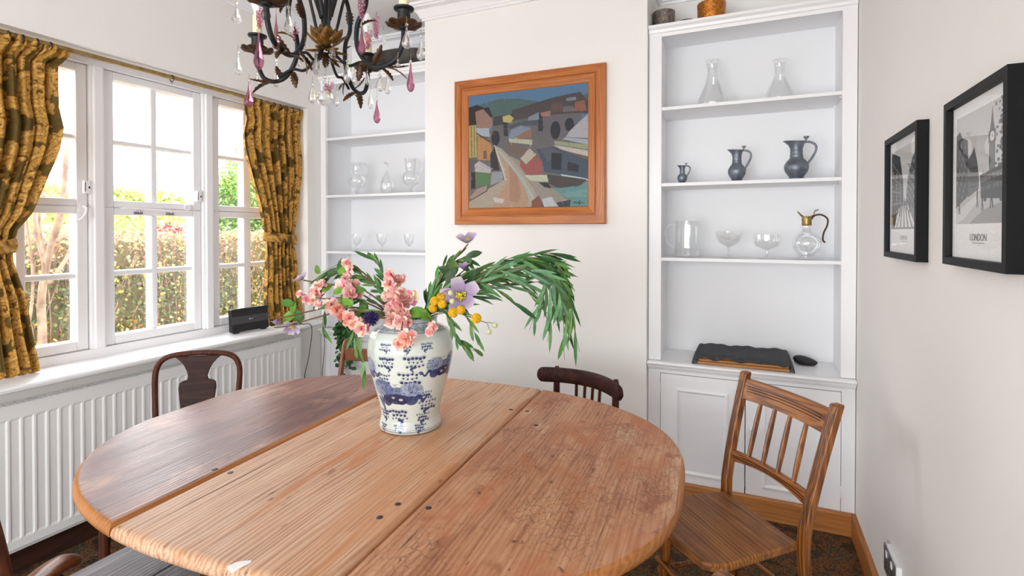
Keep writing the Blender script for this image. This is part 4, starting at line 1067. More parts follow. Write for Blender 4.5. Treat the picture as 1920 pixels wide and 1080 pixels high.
def blossom(f, c, r, tone=0):
    c = Vector(c); pal = [(248, 198, 200), (250, 212, 208), (240, 166, 176), (252, 228, 220), (250, 204, 192), (250, 236, 216)]
    if tone == 1: pal = [(248, 186, 168), (250, 204, 184), (244, 158, 148), (252, 222, 202), (250, 204, 200)]
    if tone == 2: pal = [(250, 220, 214), (250, 204, 208), (252, 234, 218), (240, 156, 176), (250, 236, 204)]
    ax = Vector((random.uniform(-.6, .6), random.uniform(-1, -.2), random.uniform(-.3, .8))).normalized()
    for ringi, (np_, tilt, sc) in enumerate(((8, 1.35, 1.0), (8, 1.0, .92), (7, .68, .80), (5, .35, .62))):
        for k in range(np_):
            a = 2 * math.pi * k / np_ + ringi * .5 + random.uniform(-.25, .25)
            o1 = ax.orthogonal().normalized(); o2 = ax.cross(o1)
            rad = o1 * math.cos(a) + o2 * math.sin(a); tl = tilt + random.uniform(-.18, .18)
            d = (rad * math.sin(tl) + ax * math.cos(tl)).normalized()
            col = np.array(lc(random.choice(pal))); base = np.array(lc((250, 226, 176))) if random.random() < .4 else col * .78
            f.leaf(c + d * r * .06, d, ax - rad * .2 + Vector(RNG.normal(0, .25, 3)), r * sc * random.uniform(.8, 1.05), r * .36 * sc, curl=random.uniform(-.5, .8), seg=3, fold=random.uniform(-.2, .5), shape='petal',
                   col=[tuple(base)] * 3 + [tuple(base * .3 + col * .7)] * 3 + [tuple(col)] * 6)
def blossom_branch(label, items, tone, path_pts, extra_leaf=(), group=None, buds=()):
    t = stem_thing('blossom_branch', label, 'flower branch', group)
    f = MB(); P = spline(path_pts, 6); f.tube(P, list(np.linspace(.0035, .0018, len(P))), 6)
    for it in items:
        q = min(P, key=lambda p: (p - Vector(it[:3])).length); f.tube(spline([q, q.lerp(Vector(it[:3]), .5) + Vector((0, .006, .006)), Vector(it[:3])], 4), .0012, 5)
    f.build('stem', STEM, t, smooth=60)
    for it in items:
        f = MB(); blossom(f, it[:3], it[3] * 1.42, tone if random.random() < .7 else 2)
        f.build('blossom', PETAL, t, smooth=60, usecol=True)
    if extra_leaf:
        f = MB()
        for (x, y, z, s, a) in extra_leaf:
            d = Vector((math.cos(R(a)), random.uniform(-.4, .1), math.sin(R(a)))); g = lc(random.choice([(96, 140, 44), (112, 158, 52), (62, 110, 46), (80, 128, 48)]))
            f.leaf(Vector((x, y, z)) - d * s * .8, d, (random.uniform(-.3, .3), -1, .5), s * 1.7, s * .50, curl=.5, seg=5, fold=.25, shape='round', col=g)
            q = min(P, key=lambda p: (p - Vector((x, y, z))).length); f.col = lc((92, 100, 50)); f.tube([q, Vector((x, y, z)) - d * s * .8], .0009, 5)
        f.build('leaves', LEAFM, t, smooth=60, usecol=True)
    return t
BIG=[(-0.062,-0.02,0.545,0.021),(-0.065,-0.04,0.513,0.022),(-0.041,0,0.518,0.02),(-0.032,-0.06,0.477,0.028),(-0.07,-0.02,0.469,0.022),(-0.015,-0.09,0.446,0.03),(0.006,-0.05,0.463,0.026),(-0.047,-0.07,0.425,0.026),(-0.002,-0.09,0.417,0.024),(-0.048,-0.1,0.397,0.02),(-0.014,-0.12,0.396,0.02),(0.009,-0.1,0.389,0.015)]
LEFTB=[(-0.239,0.03,0.586,0.015),(-0.222,0.02,0.567,0.016),(-0.318,-0.02,0.505,0.02),(-0.341,0,0.484,0.016),(-0.237,-0.03,0.504,0.02),(-0.205,-0.05,0.484,0.022),(-0.209,0.02,0.505,0.018),(-0.189,0,0.472,0.018),(-0.26,-0.08,0.448,0.02),(-0.233,-0.1,0.429,0.021),(-0.215,-0.1,0.418,0.018),(-0.184,-0.12,0.405,0.02),(-0.159,-0.13,0.389,0.02),(-0.134,-0.15,0.375,0.021),(-0.239,0.03,0.531,0.015)]
FARB=[(-0.389,-0.02,0.476,0.011),(-0.362,-0.03,0.457,0.014),(-0.341,-0.03,0.455,0.015),(-0.317,-0.04,0.439,0.013),(-0.313,-0.02,0.465,0.012)]
LOW1=[(0.023,-0.19,0.353,0.022),(0.004,-0.19,0.334,0.017),(0.038,-0.185,0.36,0.014)]
LOW2=[(0.103,-0.15,0.385,0.014),(0.094,-0.155,0.367,0.013)]
HELL=[(0.205,0.02,0.658,0.04),(0.193,0,0.578,0.02),(0.189,-0.08,0.476,0.055),(-0.395,0.02,0.524,0.026),(-0.461,-0.05,0.377,0.02),(-0.401,-0.06,0.36,0.028)]
THIS=[(-0.099,-0.16,0.412,0.026)]
CRAS=[(0.134,-0.08,0.485),(0.123,-0.1,0.475),(0.103,-0.11,0.463),(0.13,-0.12,0.454),(0.096,-0.1,0.437),(0.167,-0.12,0.425),(0.193,-0.12,0.434),(0.246,-0.14,0.409)]
BERR=[(0.161,-0.14,0.494),(0.166,-0.14,0.466),(0.308,-0.12,0.382),(0.288,-0.13,0.362)]
LEAF=[(-0.303,-0.01,0.496,0.03,200),(-0.434,-0.03,0.447,0.03,160),(-0.413,-0.03,0.426,0.03,250),(-0.429,-0.03,0.396,0.035,210),(-0.391,-0.03,0.394,0.03,280),(-0.207,-0.09,0.455,0.035,160),(-0.239,-0.06,0.492,0.025,20),(-0.176,-0.04,0.494,0.03,10),(-0.208,-0.07,0.466,0.03,-40),(-0.158,-0.03,0.432,0.03,-60),(-0.163,-0.06,0.427,0.028,200),(-0.087,-0.02,0.473,0.035,70),(0.043,-0.1,0.424,0.04,10),(0.069,-0.1,0.411,0.03,-20),(0.23,0.02,0.617,0.028,20),(0.205,0.02,0.594,0.03,80),(0.154,0,0.572,0.035,100),(0.131,0,0.557,0.035,150),(0.147,-0.02,0.543,0.035,60),(-0.258,0.03,0.57,0.035,90),(-0.335,0,0.562,0.02,100),(-0.233,-0.05,0.416,0.03,220)]
B0 = (-.02, -.02, .37)
blossom_branch('dense upright cluster of pink blossom just above the vase mouth', BIG, 0, [(0, 0, .25), (-.02, -.03, .38), (-.035, -.05, .46), (-.062, -.03, .55)], [LEAF[11]])
gl = [l for l in LEAF if l[0] < -.15 and l[0] > -.30]
blossom_branch('long pink blossom branch leaning left above the dark globe thistle', LEFTB[8:14], 1, [(0, 0, .25), (-.05, -.05, .39), (-.12, -.1, .42), (-.2, -.1, .44), (-.262, -.08, .452)], gl[:4])
blossom_branch('pink blossom branch arching over to the left with bright green leaves', LEFTB[4:8] + LEFTB[2:4] + LEFTB[14:], 2, [(0, 0, .25), (-.06, -.02, .40), (-.15, -.03, .485), (-.24, -.02, .51), (-.345, 0, .49)], gl[4:])
blossom_branch('small pink and cream blossom sprig at the upper left of the bouquet', LEFTB[:2], 2, [(0, 0, .25), (-.06, .01, .40), (-.16, .03, .53), (-.245, .03, .59)], [LEAF[19], LEAF[20]])
blossom_branch('pale pink blossom spray reaching furthest left towards the curtain', FARB, 2, [(0, 0, .25), (-.06, -.02, .39), (-.2, -.02, .46), (-.30, -.03, .46), (-.39, -.02, .478)], LEAF[:5])
blossom_branch('pair of coral blossoms drooping over the front of the vase', LOW1, 1, [(0, 0, .25), (-.005, -.06, .38), (-.002, -.115, .40), (.003, -.165, .37), (.02, -.188, .355)])
blossom_branch('pink blossom sprig hanging over the right shoulder of the vase', LOW2, 2, [(0, 0, .25), (.04, -.05, .385), (.075, -.10, .405), (.095, -.14, .392), (.094, -.153, .37)])

def hellebore(label, c, r, axd, closed=False, start=(0.03, 0, .37), leaves=()):
    t = stem_thing('hellebore', label, 'flower'); c = Vector(c); ax = Vector(axd).normalized()
    f = MB(); P = stem_path(c - ax * r * .15, start, bend=.25); f.tube(P, list(np.linspace(.004, .0025, len(P))), 6); f.build('stem', STEM, t, smooth=60)
    f = MB(); o1 = ax.orthogonal().normalized(); o2 = ax.cross(o1); n = 5
    for k in range(n):
        a = 2 * math.pi * k / n + .4; rad = o1 * math.cos(a) + o2 * math.sin(a); tl = 1.15 if not closed else .35
        d = rad * math.sin(tl) + ax * math.cos(tl)
        ca = np.array(lc((178, 158, 190))); cb = np.array(lc((136, 112, 152))); cc = np.array(lc((214, 202, 212)))
        f.leaf(c, d, ax - rad * .3, r * (1.25 if not closed else 1.5), r * (.41 if not closed else .55), curl=(-.2 + random.uniform(-.5, .5) if not closed else .9), seg=5, fold=.3, shape=('petal' if not closed else 'round'),
               col=[tuple(cb)] * 3 + [tuple(cb * .4 + ca * .6)] * 3 + [tuple(ca)] * 6 + [tuple(ca * .5 + cc * .5)] * 3 + [tuple(cc)] * 3)
    f.build('petals', PETAL, t, smooth=60, usecol=True)
    if not closed:
        f = MB()
        for k in range(46):
            a = random.uniform(0, 6.28); q = math.sqrt(random.random()); d = (ax + (o1 * math.cos(a) + o2 * math.sin(a)) * q * 1.0).normalized(); l = r * random.uniform(.28, .46)
            f.col = lc((206, 200, 90)); f.tube([c, c + d * l], r * .012, 4); f.col = lc(random.choice([(232, 210, 40), (190, 190, 70), (240, 226, 120)])); f.ball(c + d * l, r * .05, 5, 4)
        f.build('stamens', FUZZ, t, smooth=60, usecol=True)
    if leaves:
        f = MB()
        for (x, y, z, s, a) in leaves:
            d = Vector((math.cos(R(a)), -.2, math.sin(R(a)))); f.leaf(Vector((x, y, z)) - d * s * .8, d, (0, -1, .4), s * 1.8, s * .5, curl=.4, seg=5, shape='round', col=lc(random.choice([(58, 84, 50), (74, 104, 58), (88, 112, 50)])))
        f.build('leaves', LEAFM, t, smooth=60, usecol=True)
    return t
hellebore('purple hellebore at the very top of the bouquet', HELL[0][:3], .040, (-.1, -.55, .85), start=(.04, 0, .37), leaves=[LEAF[14], LEAF[15]])
hellebore('closed lilac hellebore bud below the topmost flower', (.193, 0, .562), .022, (-.1, -.3, .95), True, start=(.04, 0, .37), leaves=[LEAF[16], LEAF[17], LEAF[18]])
hellebore('large open lilac hellebore facing forward on the right of the bouquet', HELL[2][:3], .060, (.05, -1, .15), start=(.04, -.02, .37))
hellebore('violet hellebore in front of the curtain, upper one of the far left', HELL[3][:3], .028, (-.5, -.5, .7), start=(-.05, 0, .37))
hellebore('lilac hellebore bud drooping over the sill end', (-.452, -.05, .392), .022, (-.4, -.3, -.85), True, start=(-.05, 0, .37))
hellebore('dark purple hellebore nodding lowest at the far left', (-.401, -.06, .372), .030, (.1, -.7, -.6), start=(-.05, 0, .37))

t = stem_thing('globe_thistle', 'dark violet globe thistle to the left of the vase mouth', 'flower')
c = Vector(THIS[0][:3]); f = MB(); P = stem_path(c, (-.04, -.05, .37), bend=.2); f.tube(P, .0025, 6); f.build('stem', STEM, t, smooth=60)
f = MB(); f.col = lc((44, 38, 72)); f.ball(c, .017, 12, 8)
for k in range(260):
    d = Vector(RNG.normal(0, 1, 3)).normalized(); f.col = lc(random.choice([(58, 50, 96), (40, 36, 70), (84, 76, 128)])); f.tube([c + d * .015, c + d * .027], [.0016, .0004], 4)
f.build('flower_head', FUZZ, t, usecol=True)

for i, (p, lab) in enumerate(zip(CRAS, ['topmost of the clustered yellow ball flowers left of the large hellebore', 'yellow ball flower just under the topmost one of its cluster', 'yellow ball flower on the left edge of the cluster', 'front yellow ball flower in the middle of the cluster', 'lowest yellow ball flower of the left cluster, nearest the vase mouth', 'larger yellow ball flower right under the big hellebore, left of a pair', 'yellow ball flower under the big hellebore, right of a pair', 'single yellow ball flower hanging low on the far right of the vase'])):
    t = stem_thing('billy_button', lab, 'flower', 'yellow ball flowers'); c = Vector(p); r = (.0150 if i not in (5, 7) else .0172)
    f = MB(); P = stem_path(c, (.045, -.03, .37), bend=.30); f.tube(P, .0016, 6); f.build('stem', STEM, t, smooth=60)
    f = MB(); f.col = lc((196, 150, 30)); f.ball(c, r * .93, 14, 10)
    for k in range(200):
        g = math.acos(1 - 2 * (k + .5) / 200); a = k * 2.39996; d = Vector((math.sin(g) * math.cos(a), math.sin(g) * math.sin(a), math.cos(g)))
        f.col = lc(random.choice([(222, 176, 40), (204, 158, 30), (236, 196, 70)])); f.ball(c + d * r * .9, r * .13, 5, 4)
    f.build('flower_head', FUZZ, t, smooth=60, usecol=True)
BERM = plain('pale_green_berry', (196, 206, 160), .5, bump=(200, .3))
for (a, b, lab) in ((BERR[0], BERR[1], 'sprig of two pale green berries against the large hellebore'), (BERR[2], BERR[3], 'sprig of two pale green berries dangling to the right of the vase')):
    t = stem_thing('berry_sprig', lab, 'berry sprig'); f = MB()
    P = stem_path(Vector(a).lerp(Vector(b), .5) + Vector((-.02, 0, .02)), (.045, -.03, .37), bend=.3); f.tube(P, .0014, 5)
    for q in (a, b): f.tube(spline([P[-1], P[-1].lerp(Vector(q), .5) + Vector((.003, 0, .004)), Vector(q)], 4), .001, 5)
    f.build('stem', STEM, t, smooth=60)
    for q in (a, b): f = MB(); f.ball(q, .0095, 14, 10); f.build('berry', BERM, t, smooth=60)

def willow(label, strands, n_leaf, ln=(.08, .125), wd=.0062, cat='foliage spray', tone=0):
    t = stem_thing('willow_spray', label, cat); fs_ = MB(); fl = MB()
    for P in strands:
        Q = spline(P, 7); fs_.tube(Q, list(np.linspace(.0022, .0008, len(Q))), 5)
        for k in range(n_leaf):
            i = int((.22 + .78 * (k + random.random()) / n_leaf) * (len(Q) - 2)); p = Q[i]; tg = (Q[i + 1] - Q[max(0, i - 1)]).normalized()
            side = tg.cross(Vector((0, -1, 0))).normalized() * random.choice((-1, 1))
            d = (tg + side * random.uniform(.1, .45) + Vector((0, random.uniform(-.35, .35), -.25))).normalized()
            c = np.array(greens()); 
            if tone: c = c * .45 + np.array(lc((120, 168, 130))) * .55
            fl.leaf(p, d, Vector((random.uniform(-.4, .4), -1, random.uniform(.0, .8))), random.uniform(*ln), wd * random.uniform(.8, 1.25), curl=random.uniform(-.1, .7), seg=4, fold=.3, col=tuple(np.clip(c * random.uniform(.8, 1.2), 0, 1)))
    fs_.build('stem', STEM, t, smooth=60); fl.build('leaves', LEAFM, t, smooth=60, usecol=True)
def strand(ax_, az, ex, ez, dy0, dy1, sx=.16, sz=.50):
    """rises out of the vase, arches over an apex and hangs down to its tip"""
    return [(.02, 0, .30), (.06 + random.uniform(-.01, .02), dy0 * .3, .41), (sx + random.uniform(-.02, .02), dy0 * .6, sz + random.uniform(-.03, .02)), (ax_, dy0, az), ((ax_ + ex) / 2 + .055, (dy0 + dy1) / 2, (az + ez) / 2 + .085), (ex, dy1, ez)]
S1 = [strand(.36 + .02 * k, .605 - .012 * (k % 3), .60 - .02 * k, .28 + .035 * ((k * 3) % 5), -.05 + .03 * k, -.07 + .035 * k) for k in range(6)]
S1.append(strand(.40, .60, .555, .235, .01, .0))
willow('green willow spray arching highest to the right and drooping to the chair back', S1, 26)
S2 = [strand(.32 + .03 * k, .565 - .014 * k, .57 - .035 * k, .33 + .03 * ((k * 2) % 4), -.08 + .035 * k, -.09 + .04 * k, .15, .47) for k in range(5)]
willow('green willow spray curving right beneath the highest one', S2, 24, tone=1)
S3 = [[(.02, 0, .30), (.06, -.03, .42), (.16, -.06, .50), (.27, -.08, .52), (.36, -.09, .46), (.405, -.09, .425)], [(.02, 0, .30), (.07, .02, .42), (.18, .04, .53), (.30, .05, .55), (.40, .05, .50), (.45, .05, .44)]]
willow('short willow stem pointing right under the arch', S3, 7, ln=(.08, .12))
S4 = [[(.02, 0, .30), (.06, -.05, .40), (.11, -.09, .44), (.155, -.11, .40), (.18, -.115, .34), (.215 + .02 * k, -.12 + .02 * k, .30 - .01 * k)] for k in range(3)] + [[(.02, 0, .30), (.07, -.04, .41), (.15, -.08, .46), (.20, -.10, .42), (.235, -.10, .36), (.25, -.10, .31)]]
willow('willow sprig drooping down the right side of the vase', S4, 8, ln=(.05, .08))
S5 = [[(-.01, 0, .30), (-.05, 0, .41), (-.13, .02, .50), (-.20 - .02 * k, .04, .56 - .005 * k), (-.30 - .012 * k, .03, .56 - .02 * k), (-.335 - .004 * k, .02, .50 - .03 * k)] for k in range(3)] + [[(-.01, 0, .30), (-.05, .03, .42), (-.10, .05, .52), (-.135, .06, .58), (-.16, .06, .60 + .0 * k)] for k in range(1)] + [[(-.01, 0, .30), (-.05, .02, .41), (-.12, .05, .49), (-.17, .06, .53), (-.20, .06, .53)]]
willow('willow foliage fanning up on the left side behind the blossoms', S5, 12, ln=(.05, .085))
S6 = [[(-.01, -.02, .30), (-.05, -.05, .40), (-.12, -.08, .42), (-.17, -.10, .38), (-.165, -.105, .31), (-.15, -.105, .26)], [(-.01, 0, .30), (-.06, -.02, .41), (-.18, -.03, .46), (-.27, -.04, .45), (-.30, -.045, .39), (-.285, -.045, .33)], [(-.01, -.02, .30), (-.05, -.06, .40), (-.10, -.12, .40), (-.145, -.15, .35), (-.125, -.155, .27), (-.118, -.155, .20)]]
willow('willow strands trailing down to the left of the vase', S6, 8, ln=(.05, .08))
S7 = [[(.02, 0, .30), (.05, .01, .42), (.09, .02, .52), (.12 + .02 * k, .03, .57 + .01 * k), (.16 + .03 * k, .04, .60 - .02 * k)] for k in range(4)]
willow('leafy willow tuft rising on the right behind the purple bud', S7, 12, ln=(.045, .075))
t = stem_thing('broad_leaf_sprig', 'bright green broad-leaved sprig lying on the right of the vase rim', 'foliage spray'); f = MB(); f.tube(spline([(.01, 0, .28), (.03, -.06, .39), (.05, -.095, .415), (.075, -.10, .42)], 5), .002, 6); f.build('stem', STEM, t, smooth=60)
f = MB()
for (x, y, z, s, a) in LEAF[12:14]: d = Vector((math.cos(R(a)), -.3, math.sin(R(a)))); f.leaf(Vector((x, y, z)) - d * s * .8, d, (0, -.8, .6), s * 1.8, s * .55, curl=.5, seg=5, shape='round', col=lc((100, 150, 50)))
f.build('leaves', LEAFM, t, smooth=60, usecol=True)

# trailing ivy on the left ledge
ivy = thing('ivy_plant', 'trailing green ivy in a small pot hanging over the ledge behind the bouquet', 'plant', (-2.47, 3.01, .745))
f = MB(); f.lathe([(.035, .7455), (.040, .747), (.050, .83), (.054, .833), (.054, .845), (.048, .846), (.046, .82), (0, .82)], 24, c=(-2.47, 3.03, 0)); f.build('pot', plain('white_ceramic_pot', (226, 224, 218), .3), ivy, smooth=40)
f = MB(); fl = MB()
for k in range(13):
    x1 = -2.625 + .016 * (k % 9) + random.uniform(-.01, .01); zb = random.uniform(.44, .66) if k < 9 else random.uniform(.62, .76)
    P = spline([(-2.47, 3.03, .825), (-2.48 + random.uniform(-.03, .03), 2.97, .875), (x1, 2.905, .80), (x1 + random.uniform(-.015, .015), 2.892, (zb + .8) / 2), (x1 + .02 * math.sin(k * 2.2), 2.895, zb)], 7)
    f.tube(P, .0011, 5)
    for q in range(34):
        p = P[random.randrange(6, len(P))] + Vector((random.uniform(-.012, .012), random.uniform(-.022, .004), random.uniform(-.008, .008)))
        d = Vector((random.uniform(-1, 1), random.uniform(-.8, 0), random.uniform(-1, .3))); s = random.uniform(.02, .036)
        fl.leaf(p, d, (random.uniform(-.5, .5), -1, .7), s, s * .45, curl=.4, seg=3, shape='round', col=lc(random.choice([(34, 74, 36), (46, 92, 42), (62, 112, 52), (28, 60, 32), (78, 130, 60)])))
f.build('stems', STEM, ivy, smooth=60); fl.build('leaves', LEAFM, ivy, smooth=60, usecol=True)

# ------------------------------------------------------------------ chandelier
CX, CY, CZ = -1.140, 1.210, 2.010
ch = thing('chandelier', 'black iron chandelier with brown metal leaves and clear and purple glass drops', 'chandelier', (CX, CY, CZ))
IRON = BLACK
TOLE = plain('brown_tole_leaf', (92, 58, 28), .45, metal=.45, vary=(45, (52, 34, 20), .35, .65), bump=(120, .3))
TOLE2 = plain('gilt_tole_leaf', (140, 98, 36), .42, metal=.5, vary=(45, (84, 56, 22), .35, .65), bump=(120, .3))
CANDLE = plain('ivory_candle_sleeve', (232, 218, 178), .55)
BULB = plain('frosted_bulb', (238, 240, 242), .25)
CLEAR = crystal('clear_crystal', (1, 1, 1), .45); PURPG = crystal('purple_crystal', (.78, .52, .62), .5); PINKG = crystal('pink_crystal', (.90, .70, .77), .5)
f = MB(); f.lathe([(.004, CZ + .60), (.010, CZ + .58), (.012, CZ + .50), (.024, CZ + .46), (.030, CZ + .43), (.018, CZ + .40), (.008, CZ + .38), (.007, CZ + .12), (.007, CZ + .07), (.012, CZ + .045), (.014, CZ + .02), (.010, CZ - .02), (0, CZ - .03)], 18, c=(CX, CY, 0)); f.build('stem', IRON, ch, smooth=50)
f = MB(); f.lathe([(0, ZC - .004), (.055, ZC - .006), (.055, ZC - .014), (.03, ZC - .035), (.008, ZC - .05), (0, ZC - .05)], 24, c=(CX, CY, 0)); f.build('ceiling_rose', IRON, ch, smooth=50)
f = MB(); z = CZ + .60; k = 0
while z < ZC - .05:
    pts = [(CX + (.009 * math.cos(a) if k % 2 else 0), CY + (0 if k % 2 else .009 * math.cos(a)), z + .013 + .017 * math.sin(a)) for a in np.linspace(0, 2 * math.pi, 13)]
    f.tube(pts, .0022, 5); z += .026; k += 1
f.build('chain', IRON, ch, smooth=60)
def pol(ang, r, z): return Vector((CX + r * math.cos(ang), CY + r * math.sin(ang), z))
def scallop(f, c, r, n_s, dip, tilt=0.0):
    nr, na = 7, n_s * 8; vs = [Vector(c) + Vector((0, 0, -dip * .2))]; fs = []
    for i in range(1, nr + 1):
        for k in range(na):
            a = 2 * math.pi * k / na; lobe = abs(math.sin(a * n_s / 2)); rr = r * i / nr * (.90 + .10 * lobe * (i / nr))
            vs.append(Vector(c) + Vector((rr * math.cos(a), rr * math.sin(a), dip * ((i / nr) ** 2 - .2) + .004 * (1 - lobe) * (i / nr) * -1 + .0015 * math.sin(a * 7) * i / nr)))
    for k in range(na): fs.append((0, 1 + k, 1 + (k + 1) % na))
    for i in range(nr - 1):
        for k in range(na): a = 1 + i * na; fs.append((a + k, a + na + k, a + na + (k + 1) % na, a + (k + 1) % na))
    f.add(vs, fs)
def tole_leaf(f, base, d, up, ln, w, curl):
    """serrated metal leaf"""
    d = Vector(d).normalized(); up = Vector(up); up = (up - d * up.dot(d)).normalized(); side = d.cross(up); p = Vector(base); vs = []; fs = []; n = 12
    dd = d.copy(); nn = up.copy()
    for i in range(n + 1):
        t = i / n; ww = w * math.sin(math.pi * min(1, t * .95 + .04)) ** .7 * (1.0 if i % 2 else .66)
        if i == n: ww = .0005
        vs += [p - side * ww + nn * ww * .3, p, p + side * ww + nn * ww * .3]
        q = Matrix.Rotation(-curl / n, 3, side); dd = q @ dd; nn = q @ nn; p = p + dd * ln / n
    for i in range(n): a = 3 * i; fs += [(a, a + 1, a + 4, a + 3), (a + 1, a + 2, a + 5, a + 4)]
    f.add(vs, fs)
ARMS = [(R(-77.5), .270), (R(0.5), .274), (R(104), .278), (R(183.5), .264)]
for ang_, rr in ARMS:
    P = [pol(ang_, q, CZ + z) for q, z in ((rr, -.004), (rr * .985, -.045), (rr * .90, -.085), (rr * .72, -.100), (rr * .55, -.085), (rr * .42, -.035), (rr * .42, .03), (rr * .53, .085), (rr * .50, .15), (rr * .34, .19), (rr * .20, .16), (rr * .10, .10), (rr * .06, .07))]
    f = MB(); f.tube(spline(P, 6), .0068, 8); arm = f.build('arm', IRON, ch, smooth=60)
    f = MB(); P2 = [pol(ang_ + .10, q * rr, CZ + z) for q, z in ((.62, -.094), (.44, -.074), (.28, -.080), (.14, -.05), (.06, -.02))]
    f.tube(spline(P2, 5), .0045, 6); f.build('brace', IRON, arm, smooth=60)
    f = MB(); P2 = [pol(ang_ + .78, q * rr, CZ + z) for q, z in ((.10, .03), (.22, .16), (.40, .24), (.34, .33), (.10, .38))]
    f.tube(spline(P2, 5), .0045, 6); f.build('brace', IRON, arm, smooth=60)
    f = MB(); e = pol(ang_, rr, CZ); scallop(f, e, .050, 9, .010); f.build('drip_pan', TOLE, ch, smooth=180, solid=.0012)
    f = MB(); f.lathe([(.006, CZ - .012), (.014, CZ - .008), (.014, CZ - .001), (.0175, CZ + .002), (.0175, CZ + .040), (.019, CZ + .043), (.027, CZ + .046), (.028, CZ + .051), (.022, CZ + .053), (0, CZ + .053)], 20, c=(e.x, e.y, 0)); f.build('candle_cup', IRON, ch, smooth=40)
    f = MB(); f.lathe([(.0135, CZ + .0525), (.0135, CZ + .105), (.0125, CZ + .113), (.009, CZ + .116), (0, CZ + .116)], 18, c=(e.x, e.y, 0)); f.build('candle_sleeve', CANDLE, ch, smooth=40)
    f = MB(); f.lathe([(.008, CZ + .115), (.011, CZ + .125), (.0175, CZ + .145), (.0175, CZ + .158), (.012, CZ + .178), (.005, CZ + .192), (0, CZ + .196)], 18, c=(e.x, e.y, 0)); f.build('bulb', BULB, ch, smooth=60)
    out = Vector((math.cos(ang_), math.sin(ang_), 0)); sd = Vector((-out.y, out.x, 0))
    for (q, z, dq, dz, ds, ln, w, cu, up) in ((.72, -.102, 1, .05, .3, .085, .012, .9, 1), (.62, -.095, 1, .45, -.5, .070, .012, -.8, 1), (.52, -.08, -1, -.3, .4, .060, .011, .8, 1), (.78, -.10, .8, -.25, .6, .065, .013, -.6, 1), (.45, .02, .6, .7, .2, .055, .012, .9, 1), (.50, .15, .9, -.6, .3, .06, .014, .8, 1), (.70, -.1, .2, -.2, 1, .06, .012, .5, 1), (.46, -.078, -.4, -.8, .4, .055, .012, .7, 1)):
        f = MB(); b = pol(ang_, q * rr, CZ + z); tole_leaf(f, b, out * dq + sd * ds + Vector((0, 0, dz)), Vector((0, 0, 1)) + out * .2, ln, w, cu); f.build('leaf', TOLE, ch, smooth=60, solid=.0009)
# central flower and its bud
for ring_, (n_, el, ln, w, z0) in enumerate(((8, .45, .068, .019, -.020), (7, .95, .055, .017, -.012), (6, -.35, .05, .013, -.03))):
    for k in range(n_):
        a = 2 * math.pi * k / n_ + ring_ * .4; d = Vector((math.cos(a) * math.cos(el), math.sin(a) * math.cos(el), math.sin(el)))
        f = MB(); f.leaf(pol(a, .012, CZ + z0), d, Vector((-math.cos(a) * math.sin(el), -math.sin(a) * math.sin(el), math.cos(el))), ln, w, curl=-.5, seg=6, fold=.25, shape='round'); f.build('petal', TOLE2, ch, smooth=60, solid=.001)
for k in range(6):
    a = k * 1.047 + .3; f = MB(); tole_leaf(f, pol(a, .004, CZ - .035), (math.cos(a) * .5, math.sin(a) * .5, -1), (math.cos(a), math.sin(a), .3), .055, .012, -.9); f.build('leaf', TOLE, ch, smooth=60, solid=.0009)
def drop(x, y, z, h, r, kind):
    m = {'c': CLEAR, 'p': PURPG, 'f': CLEAR}[kind]
    f = MB(); b = r * .42
    if kind == 'f':
        body = h - 2 * b; pr_ = [(0, 0), (.45, .05), (.92, .20), (1, .32), (.70, .62), (.38, .86), (.2, .97), (0, 1)]
        f.lathe([(q * r, z - h + t * body) for q, t in pr_], 8, c=(x, y, 0)); o = f.build('crystal_drop', m, ch)
    else:
        body = h - 2 * b; pr_ = [(0, 0), (.35, .015), (.70, .07), (.94, .16), (1, .24), (.94, .33), (.72, .46), (.44, .62), (.27, .78), (.18, .92), (.16, .99), (0, 1)]
        f.lathe([(q * r, z - h + t * body) for q, t in pr_], 16, c=(x, y, 0)); o = f.build('crystal_drop', m, ch, smooth=180)
    f = MB(); f.ball((x, y, z - b), b * .95, 8, 6); f.build('bead', CLEAR, o)
    f = MB(); f.tube([(x, y, z - b * .2), (x + .001, y, z + .010), (x, y, z + .018)], .0006, 5); f.build('wire', BRASS, o)
DROPS=[('c',-1.143,0.913,2.010,0.054,0.012),('c',-1.079,0.942,2.024,0.060,0.012),('c',-1.028,0.965,2.001,0.071,0.012),('p',-1.218,1.099,2.069,0.083,0.006),('p',-1.095,0.935,1.945,0.101,0.012),('c',-1.454,1.164,2.011,0.077,0.013),('c',-1.401,1.188,1.942,0.033,0.010),('p',-1.422,1.178,1.924,0.088,0.013),('c',-1.345,1.213,1.985,0.087,0.012),('f',-1.100,1.130,1.952,0.068,0.012),('f',-1.074,1.163,1.979,0.044,0.010),('f',-1.172,1.188,1.886,0.064,0.012),('f',-1.107,1.216,1.861,0.046,0.009),('f',-1.036,1.180,1.934,0.068,0.011),('p',-0.998,1.197,2.032,0.086,0.011),('c',-1.154,1.497,2.140,0.048,0.008),('c',-0.830,1.174,2.001,0.068,0.013),('c',-0.820,1.226,1.986,0.070,0.012),('p',-0.846,1.215,1.918,0.088,0.011),('c',-0.845,1.156,1.903,0.020,0.008),('f',-1.142,1.461,1.981,0.060,0.016),('c',-1.142,1.502,1.992,0.070,0.011),('f',-1.195,1.478,1.937,0.067,0.009),('p',-1.175,1.487,1.911,0.089,0.012),('f',-1.152,1.347,1.967,0.051,0.008),('f',-1.148,1.404,1.977,0.048,0.007),('c',-1.192,1.220,2.085,0.037,0.007),('f',-1.081,1.051,1.906,0.023,0.006),('c',-1.106,1.094,1.960,0.015,0.006)]
